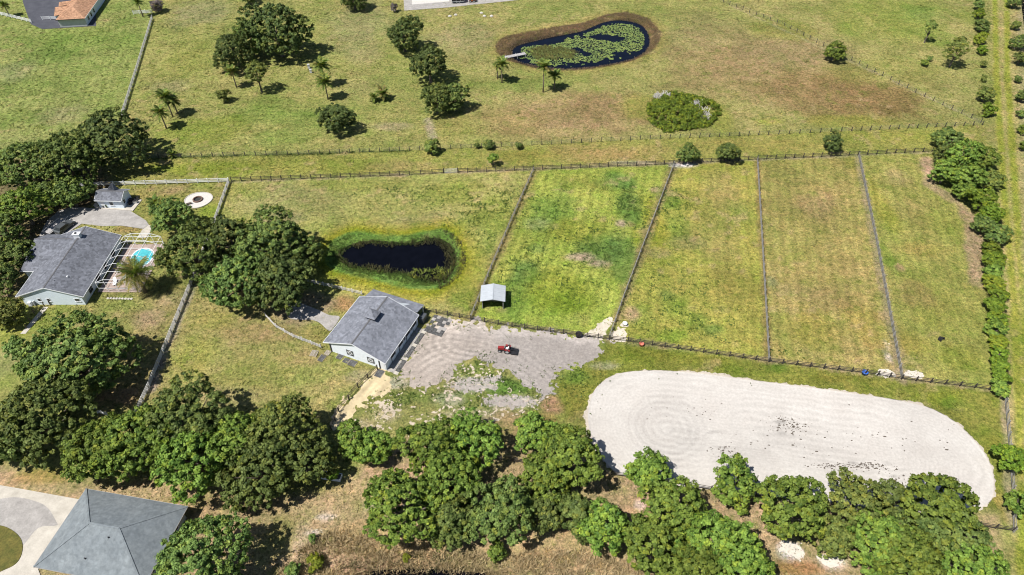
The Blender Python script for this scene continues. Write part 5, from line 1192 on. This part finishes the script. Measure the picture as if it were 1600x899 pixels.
k = rs.rand(m) > bare*1.3; Q = np.stack([x, y, hgt*rs.uniform(.75, 1.1, m)], -1)[k]; tc = rs.rand(len(Q)); per = 34; ci = np.repeat(np.arange(len(Q)), per); n = len(ci)
dl = unit_dirs(rs, n); dl[:, 2] = np.abs(dl[:, 2])-.2; P = Q[ci]+dl*rs.uniform(.25, .75, n)[:, None]; P[:, 2] = np.maximum(P[:, 2], .05)
link('foliage', leaves_mesh('foliage', P, dl+rs.normal(size=(n, 3))*.4+np.array([0, 0, .4]), rs.uniform(.16,.30,n), tc[ci]*.6+rs.rand(n)*.4, M['shrub'], rs), mt)
mb = MB(); rr2 = random.Random(9)
for bx_, by_, br in ((4.6,3.4,1.3),(5.5,-.5,1.5),(6.0,-3.5,1.2),(-5.5,7.5,1.0),(-3.0,8.2,.9)):
    for j in range(46):
        a_ = rr2.uniform(0, 6.28); d_ = br*math.sqrt(rr2.random())*1.2; p0 = Vector((bx_+d_*math.cos(a_), by_+d_*math.sin(a_), .3)); p1 = p0+Vector((rr2.uniform(-.7,.7), rr2.uniform(-.7,.7), rr2.uniform(.6,1.4))); mb.bar(p0, p1, .12)
mb.build('bare_branches', M['gravelwhite'], mt)

# ------------------------------------------------------------------ stuff: reeds, lily pads, marsh grass, straw, weeds
def scatter(bb, fn, n, seed):
    rs = np.random.RandomState(seed); x = rs.uniform(bb[0], bb[1], n); y = rs.uniform(bb[2], bb[3], n); k = rs.rand(n) < fn(x, y); return x[k], y[k], rs
def gz(x, y):
    i = np.clip(np.searchsorted(gx, x)-1, 0, nxv-2); j = np.clip(np.searchsorted(gy, y)-1, 0, nyv-2); return Z[i, j]
def blades(name, label, cat, x, y, rs, h, w, mat, tone, lean=.45, per=3, zmin=None):
    n = len(x)*per; x = np.repeat(x, per)+rs.normal(size=n)*.12; y = np.repeat(y, per)+rs.normal(size=n)*.12
    z = gz(x, y)
    if zmin is not None: z = np.maximum(z, zmin)
    hh = rs.uniform(h[0], h[1], n); a = rs.rand(n)*math.pi; ww = w*rs.uniform(.6, 1.4, n); dx, dy = np.cos(a)*ww, np.sin(a)*ww
    lx, ly = rs.normal(size=n)*lean*hh, rs.normal(size=n)*lean*hh
    V = np.stack([np.stack([x-dx, y-dy, z-.05], -1), np.stack([x+dx, y+dy, z-.05], -1), np.stack([x+lx+dx*.35, y+ly+dy*.35, z+hh], -1), np.stack([x+lx-dx*.35, y+ly-dy*.35, z+hh], -1)], 1).reshape(-1, 3)
    c = np.repeat(np.clip(np.repeat(tone, per)*.6+rs.rand(n)*.4, 0, 1), 4)
    o = link(name, mesh_np(name, V, np.arange(4*n).reshape(n, 4), mat, np.stack([c,c,c], -1))); return tag(o, label, cat, kind='stuff')
bbN = bbox(POND_N_BANK, 3)
x, y, rs = scatter(bbN, lambda x, y: (poly_sd(POND_N_BANK, x, y) > (fbm(x, y, 1.5, 2, 80)-.6)*1.5)*(poly_sd(POND_N, x, y) < -.5), 22000, 1)
blades('reed_belt', 'brown reeds ringing the lily pond', 'reeds', x, y, rs, (.15,.42), .06, M['reed'], fbm(x, y, 2, 3, 81), zmin=-.55)
def lily(x, y):
    d = poly_sd(POND_N, x, y); o = np.zeros(x.shape)
    for px, py, rx, ry in ((868,83,58,16),(905,80,60,16),(940,66,46,16),(970,52,38,17),(985,60,26,16),(900,66,24,8),(830,82,16,8),(935,50,20,8)):
        g = G(px, py); s = PXM(py); q = np.hypot((x-g.x)*s/rx, (y-g.y)*s*math.sin(DEP(py))/ry); o = np.maximum(o, 1.25-q)
    for px, py, rx, ry in ((960,58,16,4.5),(938,56,14,4),(902,77,13,4.5),(916,82,7,3.5)):
        g = G(px, py); s = PXM(py); q = np.hypot((x-g.x)*s/rx, (y-g.y)*s*math.sin(DEP(py))/ry); o = o-1.3*np.exp(-q**4)
    return np.where((o+(fbm(x, y, 1.6, 3, 82)-.5)*.9 > .28) & (d > 1.1), .62, 0)
x, y, rs = scatter(bbN, lily, 30000, 2); n = len(x); r = rs.uniform(.12,.30,n); ph = rs.rand(n)*6.28
V = np.stack([np.stack([x+r*np.cos(ph+k*math.pi/3), y+r*np.sin(ph+k*math.pi/3), np.full(n, -.535)+rs.rand(n)*.03+(k % 2)*.02], -1) for k in range(6)], 1).reshape(-1, 3)
c = np.repeat(rs.rand(n)*.7+.3*fbm(x, y, 3, 2, 83), 6)
tag(link('lily_pads', mesh_np('lily_pads', V, np.arange(6*n).reshape(n, 6), M['lily'], np.stack([c,c,c], -1))), 'pale green lily pads covering the north pond', 'lily pads', kind='stuff')
g0 = G(862, 81)
x, y, rs = scatter((g0.x-9, g0.x+10, g0.y-6, g0.y+6), lambda x, y: np.where(np.hypot((x-g0.x)/8.0, (y-g0.y)/4.6)+(fbm(x, y, 2, 3, 84)-.5)*.6 < .95, .8, 0), 2600, 3)
blades('marsh_grass', 'tawny green marsh grass standing in the lily pond', 'marsh grass', x, y, rs, (.3,.7), .06, M['tawny'], fbm(x, y, 2, 3, 85), zmin=-.55)
bbS = bbox(POND_S_BANK, 3)
x, y, rs = scatter(bbS, lambda x, y: (poly_sd(POND_S_BANK, x, y)+(fbm(x, y, 2, 3, 86)-.5)*2 > 0)*(poly_sd(POND_S, x, y) < .2), 16000, 4)
blades('bank_grass', 'bright green grass ring round the south pond', 'grass', x, y, rs, (.10,.26), .07, M['marsh'], fbm(x, y, 2.5, 3, 87), zmin=-.55)
x, y, rs = scatter(bbS, lambda x, y: np.where((poly_sd(POND_S, x, y)+(fbm(x, y, 2.2, 3, 88)-.5)*3.2 < .7) & (poly_sd(POND_S, x, y)+(fbm(x, y, 2.2, 3, 89)-.5)*2 > -.9), .6, 0)+np.where((poly_sd(POND_S, x, y) > -3.0) & (poly_sd(POND_S, x, y) < 1.5) & (x > G(690,400).x), .6, 0), 11000, 5)
blades('marsh_weeds', 'dark weeds standing along the water of the south pond', 'weeds', x, y, rs, (.25,.6), .07, M['marshdark'], fbm(x, y, 1.5, 3, 90), .5, 3, -.55)
g1 = G(672, 425)
x, y, rs = scatter((g1.x-6, g1.x+6, g1.y-3, g1.y+3), lambda x, y: np.where(np.hypot((x-g1.x)/5, (y-g1.y)/2)+(fbm(x, y, 1.5, 3, 91)-.5) < .9, .6, 0), 700, 6)
blades('pale_reeds', 'pale sprawling reeds at the lower right of the south pond', 'reeds', x, y, rs, (.35,.8), .07, M['olive'], fbm(x, y, 1.5, 3, 92)+.3, .5, 4, -.55)
STRAW = PG((432,930),(448,890),(470,856),(520,826),(580,836),(650,850),(720,864),(800,868),(860,852),(930,868),(1000,880),(1030,930))
x, y, rs = scatter(bbox(STRAW), lambda x, y: np.where((poly_sd(STRAW, x, y)+(fbm(x, y, 2, 3, 93)-.5)*3 > 0) & (poly_sd(POND_B, x, y) < .6), .35+.6*(fbm(x, y, 1.3, 2, 94) > .45), 0), 14000, 7)
blades('dry_straw', 'tall dry straw grass on the bank at the bottom edge', 'grass', x, y, rs, (.35,1.0), .055, M['straw'], fbm(x, y, 1.5, 3, 95), .5, 3)
x, y, rs = scatter(bbox(STRAW), lambda x, y: np.where((poly_sd(POND_B, x, y) > -3) & (poly_sd(POND_B, x, y) < 1) & (x < G(700,890).x), .5, 0)+np.where(np.hypot((x-G(470,880).x)/4, (y-G(470,880).y)/3) < 1, .4, 0), 2600, 8)
blades('bank_brush', 'dark scrubby brush above the ditch at the bottom edge', 'brush', x, y, rs, (.4,1.1), .07, M['marshdark'], fbm(x, y, 1.0, 3, 96), .5, 3)
# weeds growing in the grazed paddocks
def weedfn(x, y):
    d = np.zeros(x.shape)
    for px, py, rx, ry, k in ((760,320,60,40,.5),(620,300,60,16,.25),(985,325,26,34,.6),(965,285,34,16,.6),(935,385,46,34,.6),(850,335,36,40,.4),(820,430,34,50,.5),(1045,320,30,40,.5),(1060,480,60,50,.35),(1115,515,30,18,.8),(1230,550,40,10,.4),(890,440,60,40,.25),(700,570,60,30,.5),(790,600,50,20,.8),(650,625,50,25,.6),(730,620,50,25,.5),(900,600,26,30,.4)):
        g = G(px, py); s = PXM(py); q = np.hypot((x-g.x)*s/rx, (y-g.y)*s*math.sin(DEP(py))/ry); d = np.maximum(d, k*np.exp(-q*q))
    return d*(fbm(x, y, 1.4, 3, 97) > .52)
x, y, rs = scatter((G(560,300).x-10, G(1250,540).x, 68, 135), weedfn, 85000, 9)
ok = poly_sd(YARD, x, y) < .5
blades('pasture_weeds', 'low green weeds scattered over the grazed paddocks', 'weeds', x[ok], y[ok], rs, (.10,.32), .11, M['weed'], fbm(x[ok], y[ok], 1.5, 2, 98), .8, 3)
x, y, rs = scatter((-60, 8, 60, 90), lambda x, y: np.where(np.abs(poly_sd(YARD, x, y)) < 2.5, .6*(fbm(x, y, 1.2, 2, 99) > .5), 0), 9000, 10)
blades('yard_weeds', 'sparse weeds along the ragged rim of the sand yard', 'weeds', x, y, rs, (.08,.25), .08, M['weed'], fbm(x, y, 1.5, 2, 98), .8, 3)
x, y, rs = scatter((-110, 130, 126, 150), lambda x, y: np.where(np.minimum(line_d(PG((232,248),(500,241),(640,236)), x, y), line_d(PG((640,236),(690,232)), x, y)) < .55+(fbm(x, y, 2, 2, 77)-.5), .5, 0), 26000, 12)
blades('fence_weeds', 'rank dark weeds grown up along the left half of the far wire fence', 'weeds', x, y, rs, (.2,.6), .08, M['weed'], fbm(x, y, 1.5, 2, 76)*.6, .5, 3)

# rough tufts of turf over all the fields, each of the colour of the turf it grows from
rs = np.random.RandomState(33); n = 150000; yy = 38+(258-38)*rs.rand(n)**.85; xx = rs.uniform(-1, 1, n)*(yy*.78+24); k = np.ones(n, bool)
for pl_, d0 in ((ARENA, .2), (YARD, -.3), (PATH, 0), (POND_N_BANK, 0), (POND_S_BANK, 0), (ASPHALT, 0), (DR2, 0), (DRIVE, 0), (POND_B, 0)): k &= poly_sd(pl_, xx, yy) < d0
dens = .35+1.3*fbm(xx, yy, 6, 3, 44); dens += 1.0*np.exp(-(((xx-G(1290,140).x)/45)**2+((yy-G(1290,140).y)/30)**2)); k &= rs.rand(n) < dens
xx, yy = xx[k], yy[k]; gi = np.clip(np.searchsorted(gx, xx)-1, 0, nxv-2); gj = np.clip(np.searchsorted(gy, yy)-1, 0, nyv-2)
base = col[gi, gj]; n = len(xx); tn = rs.uniform(.62, 1.5, n)[:, None]*np.stack([rs.uniform(.9, 1.08, n), np.ones(n), rs.uniform(.8, 1.1, n)], -1); base = np.clip(base*tn, .005, .6)
parts_v = []; parts_c = []
for q in range(2):
    a_ = rs.rand(n)*math.pi; w_ = rs.uniform(.08, .22, n)*(.7+yy/260); h_ = rs.uniform(.04, .14, n); dx, dy = np.cos(a_)*w_, np.sin(a_)*w_; ox, oy = rs.normal(size=n)*.1, rs.normal(size=n)*.1; lx, ly = rs.normal(size=n)*.12, rs.normal(size=n)*.12; z = Z[gi, gj]
    parts_v.append(np.stack([np.stack([xx+ox-dx, yy+oy-dy, z-.03], -1), np.stack([xx+ox+dx, yy+oy+dy, z-.03], -1), np.stack([xx+ox+lx+dx*.7, yy+oy+ly+dy*.7, z+h_], -1), np.stack([xx+ox+lx-dx*.7, yy+oy+ly-dy*.7, z+h_], -1)], 1).reshape(-1, 3)); parts_c.append(np.repeat(base, 4, 0))
V = np.concatenate(parts_v); cc = np.concatenate(parts_c)
tag(link('grass_tufts', mesh_np('grass_tufts', V, np.arange(len(V)).reshape(-1, 4), M['turf'], cc)), 'rough tufts of grass over the lawns and paddocks', 'grass', kind='stuff')
# dung and dark clods on the arena sand
rs = np.random.RandomState(8); pts = []
for px, py, rx, ry, n in ((1222,655,18,4,40),(1238,668,26,8,90),(1300,728,26,3,70),(1345,728,34,5,110),(1128,703,22,6,36),(1400,748,18,6,30),(1385,735,30,8,26),(1270,690,120,30,40),(1400,690,90,30,30),(1050,640,80,20,24)):
    for _ in range(n): pts.append(G(px+rs.normal()*rx*.6, py+rs.normal()*ry*.6))
mb = MB()
for p in pts:
    r_ = rs.uniform(.04, .08)+.10*rs.rand()**3; k_ = rs.randint(4, 7); a0 = rs.rand()*6; n0 = len(mb.v); el = rs.uniform(1, 2.4)
    for q in range(k_): mb.v.append((p.x+r_*el*math.cos(a0+6.283*q/k_), p.y+r_*math.sin(a0+6.283*q/k_), .025))
    mb.v.append((p.x, p.y, .05+r_*.4)); mb.f += [(n0+q, n0+(q+1) % k_, n0+k_) for q in range(k_)]
tag(mb.build('arena_clods', M['clod']), 'dark clods and dung scattered on the white arena sand', 'clods', kind='stuff')
# ------------------------------------------------------------------ vehicles and oddments
def car(label, px, py, rz, m, L=4.6, Wd=1.85, H=1.5, name='parked_car'):
    p = G(px, py); t = empty(name, (p.x, p.y, .10), rz); tag(t, label, 'car')
    hl, hw = L/2, Wd/2
    prof = [(-hl,.35),(-hl,.85),(-hl+.25,.98),(hl-1.35,.98),(hl-.25,.86),(hl,.62),(hl,.35)]
    mb = MB(); n = len(prof); mb.v = [(x_, -hw, z_) for x_, z_ in prof]+[(x_, hw, z_) for x_, z_ in prof]; mb.f = [tuple(range(n)), tuple(range(2*n-1, n-1, -1))]+[(i, n+i, n+(i+1) % n, (i+1) % n) for i in range(n)]; mb.build('body', m, t)
    c = [(-hl+.35,.982),(-hl+.75,H-.06),(hl-2.15,H-.06),(hl-1.3,.982)]; mb = MB(); i_ = .12
    mb.v = [(x_, -hw+.06+(i_ if z_ > 1.1 else 0), z_) for x_, z_ in c]+[(x_, hw-.06-(i_ if z_ > 1.1 else 0), z_) for x_, z_ in c]; mb.f = [(0,1,2,3), (7,6,5,4)]+[(k_, 4+k_, 4+(k_+1) % 4, (k_+1) % 4) for k_ in range(4)]; cb = mb.build('window_band', M['glass'], t)
    MB().slab([(-hl+.72,-hw+.17,H),(hl-2.12,-hw+.17,H),(hl-2.12,hw-.17,H),(-hl+.72,hw-.17,H)], .058).build('roof_panel', m, t)
    for x_ in (-hl+.8, hl-.85):
        for y_ in (-hw+.1, hw-.1): wheel(t, x_, y_, .33, .22)
    for y_ in (-hw+.3, hw-.3): MB().box(hl-.02, hl+.02, y_-.16, y_+.16, .62, .76).build('headlight', M['trim'], t)
    return t
car('grey car parked in the shade behind the blue house', 103, 358, math.radians(70), M['grey_paint'])
tp = G(89, 357); tl = empty('utility_trailer', (tp.x, tp.y, .1), math.radians(72)); tag(tl, 'low utility trailer with pale side rails left of the parked car', 'trailer')
MB().box(-2.6, 2.2, -.95, .95, .55, .65).build('deck', M['boards'], tl)
for s in (-1, 1):
    MB().bar((-2.6,s*.98,.95), (2.2,s*.98,.95), .08, .12).build('side_rail', M['steel'], tl); wheel(tl, -.3, s*1.1, .34, .2)
    for x_ in (-2.5, -1, .6, 2.1): MB().box(x_-.04, x_+.04, s*.98-.04, s*.98+.04, .652, .89).build('stake', M['steel'], tl)
MB().bar((2.2,0,.58), (3.7,0,.5), .1).build('drawbar', M['steel'], tl)
tp = G(716, 4); bt = empty('box_trailer', (tp.x, tp.y, .09), math.radians(8)); tag(bt, 'black box trailer on the grey pad at the top edge', 'trailer')
MB().box(-2.3, 2.0, -1.1, 1.6, .75, 3.0).build('box_body', M['blackpaint'], bt)
for a_, b_ in (((-2.35,-1.16),(2.05,-1.16)),((2.06,-1.1),(2.06,1.6)),((-2.36,-1.1),(-2.36,1.6))): MB().bar((*a_, .68), (*b_, .68), .1, .14).build('bottom_frame', M['steel'], bt)
for x_ in (-2.34, -.8, .7, 2.04): MB().box(x_-.04, x_+.04, -1.18, -1.105, .76, 3.0).build('corner_strip', M['steel'], bt)
for x_ in (-.6, .4):
    for y_ in (-1.0, 1.5): wheel(bt, x_, y_, .36, .22)
tp = G(738, 3); og = empty('skid_loader', (tp.x, tp.y, .09), math.radians(5)); tag(og, 'orange machine with dark cab right of the black trailer at the top edge', 'loader')
MB().box(-1.1, .9, -.75, .75, .45, 1.35).build('body', M['orange'], og); MB().box(-.5, .6, -.62, .62, 1.352, 2.3).build('cab', M['glass'], og); MB().box(-.6, .7, -.7, .7, 2.302, 2.4).build('cab_roof', M['orange'], og)
for x_ in (-.75, .55):
    for y_ in (-.85, .85): wheel(og, x_, y_, .42, .28)
for s in (-1, 1): MB().bar((-1.0,s*.8,1.3), (1.2,s*.8,.8), .1, .16).build('lift_arm', M['orange'], og)
MB().slab([(1.2,-.9,.7),(1.8,-.9,.12),(1.8,.9,.12),(1.2,.9,.7)], .1).build('bucket', M['blackpaint'], og)
sr = random.Random(21)
def rock(name, label, px, py, r, m='stone', cat='stone', group=None):
    p = G(px, py); rs_ = random.Random(int(px*3+py)); bm = bmesh.new(); bmesh.ops.create_icosphere(bm, subdivisions=2, radius=r)
    for v_ in bm.verts: v_.co *= 1+rs_.uniform(-.18, .18); v_.co.z *= .6
    me = bpy.data.meshes.new(name); bm.to_mesh(me); bm.free(); me.materials.append(M[m]); tag(link(name, me, loc=(p.x, p.y, ground_z(p.x, p.y)+r*.2)), label, cat, group)
for k in range(9): rock('edging_stone', '%s pale edging stone from the house, in the row before the pool cage' % ORD[k], 169+k*4.6, 466.5+.12*k, .28, group='edging stones before the pool cage')
for k, (px, py) in enumerate(((703,26),(712,24),(752,21),(757,26),(768,26))): rock('field_stone', '%s pale stone from the left on the grass below the white court' % ORD[k], px, py, .6, group='pale stones below the white court')
for lb, px, py, hgt_ in (('upper white hive box on the far lawn beside the palms',483,107,1.1),('lower white hive box on the far lawn beside the palms',486,114,.9)):
    p = G(px, py); t = empty('bee_hive', (p.x, p.y, 0), .2); tag(t, lb, 'hive', 'hive boxes on the far lawn')
    for k in range(3): MB().box(-.3, .3, -.35, .35, .12+k*hgt_/3+.005, .12+(k+1)*hgt_/3-.005).build('hive_box', M['trim'] if k != 1 else M['greyed_white'], t)
    MB().box(-.36, .36, -.41, .41, .12+hgt_, .2+hgt_).build('lid', M['steel'], t)
    for x_ in (-.25, .25): MB().box(x_-.05, x_+.05, -.3, .3, 0, .12).build('foot', M['greyed_white'], t)
for k, (px, py, m, s) in enumerate(((207,316,'shade_ash',.8),(212,318,'steel',.7),(204,320,'blackpaint',.6),(215,313,'grey_paint',.6))):
    p = G(px, py); t = empty('storage_bin', (p.x, p.y, .13), .3*k); tag(t, ('dark bin against the right wall of the small shed','pale bin on the slab corner right of the small shed','black bin in front of the bins right of the small shed','grey bin behind the pale one right of the small shed')[k], 'bin', 'bins beside the small shed')
    MB().slab([(-s*.6,-s*.45,s),(s*.6,-s*.45,s),(s*.6,s*.45,s),(-s*.6,s*.45,s)], s-.01).build('bin_body', M[m], t); MB().slab([(-s*.65,-s*.5,s+.06),(s*.65,-s*.5,s+.06),(s*.65,s*.5,s+.06),(-s*.65,s*.5,s+.06)], .055).build('lid', M['blackpaint'], t)
for k, (px, py) in enumerate(((157,324),(163,325),(168,325))):
    p = G(px, py); t = empty('plant_pot', (p.x, p.y, .13)); tag(t, '%s dark plant pot from the left before the small shed' % ORD[k], 'pot', 'pots before the small shed')
    link('pot', lathe('pot', [(0,0),(.2,0),(.28,.45),(.24,.45),(.0,.38)], M['blackpaint'], 12), t)
    link('plant', leaves_mesh('plant', np.random.RandomState(k).normal(size=(60,3))*.16+[0,0,.6], np.random.RandomState(k+5).normal(size=(60,3)), np.full(60,.12), np.random.RandomState(k).rand(60), M['oak'], np.random.RandomState(k)), t)
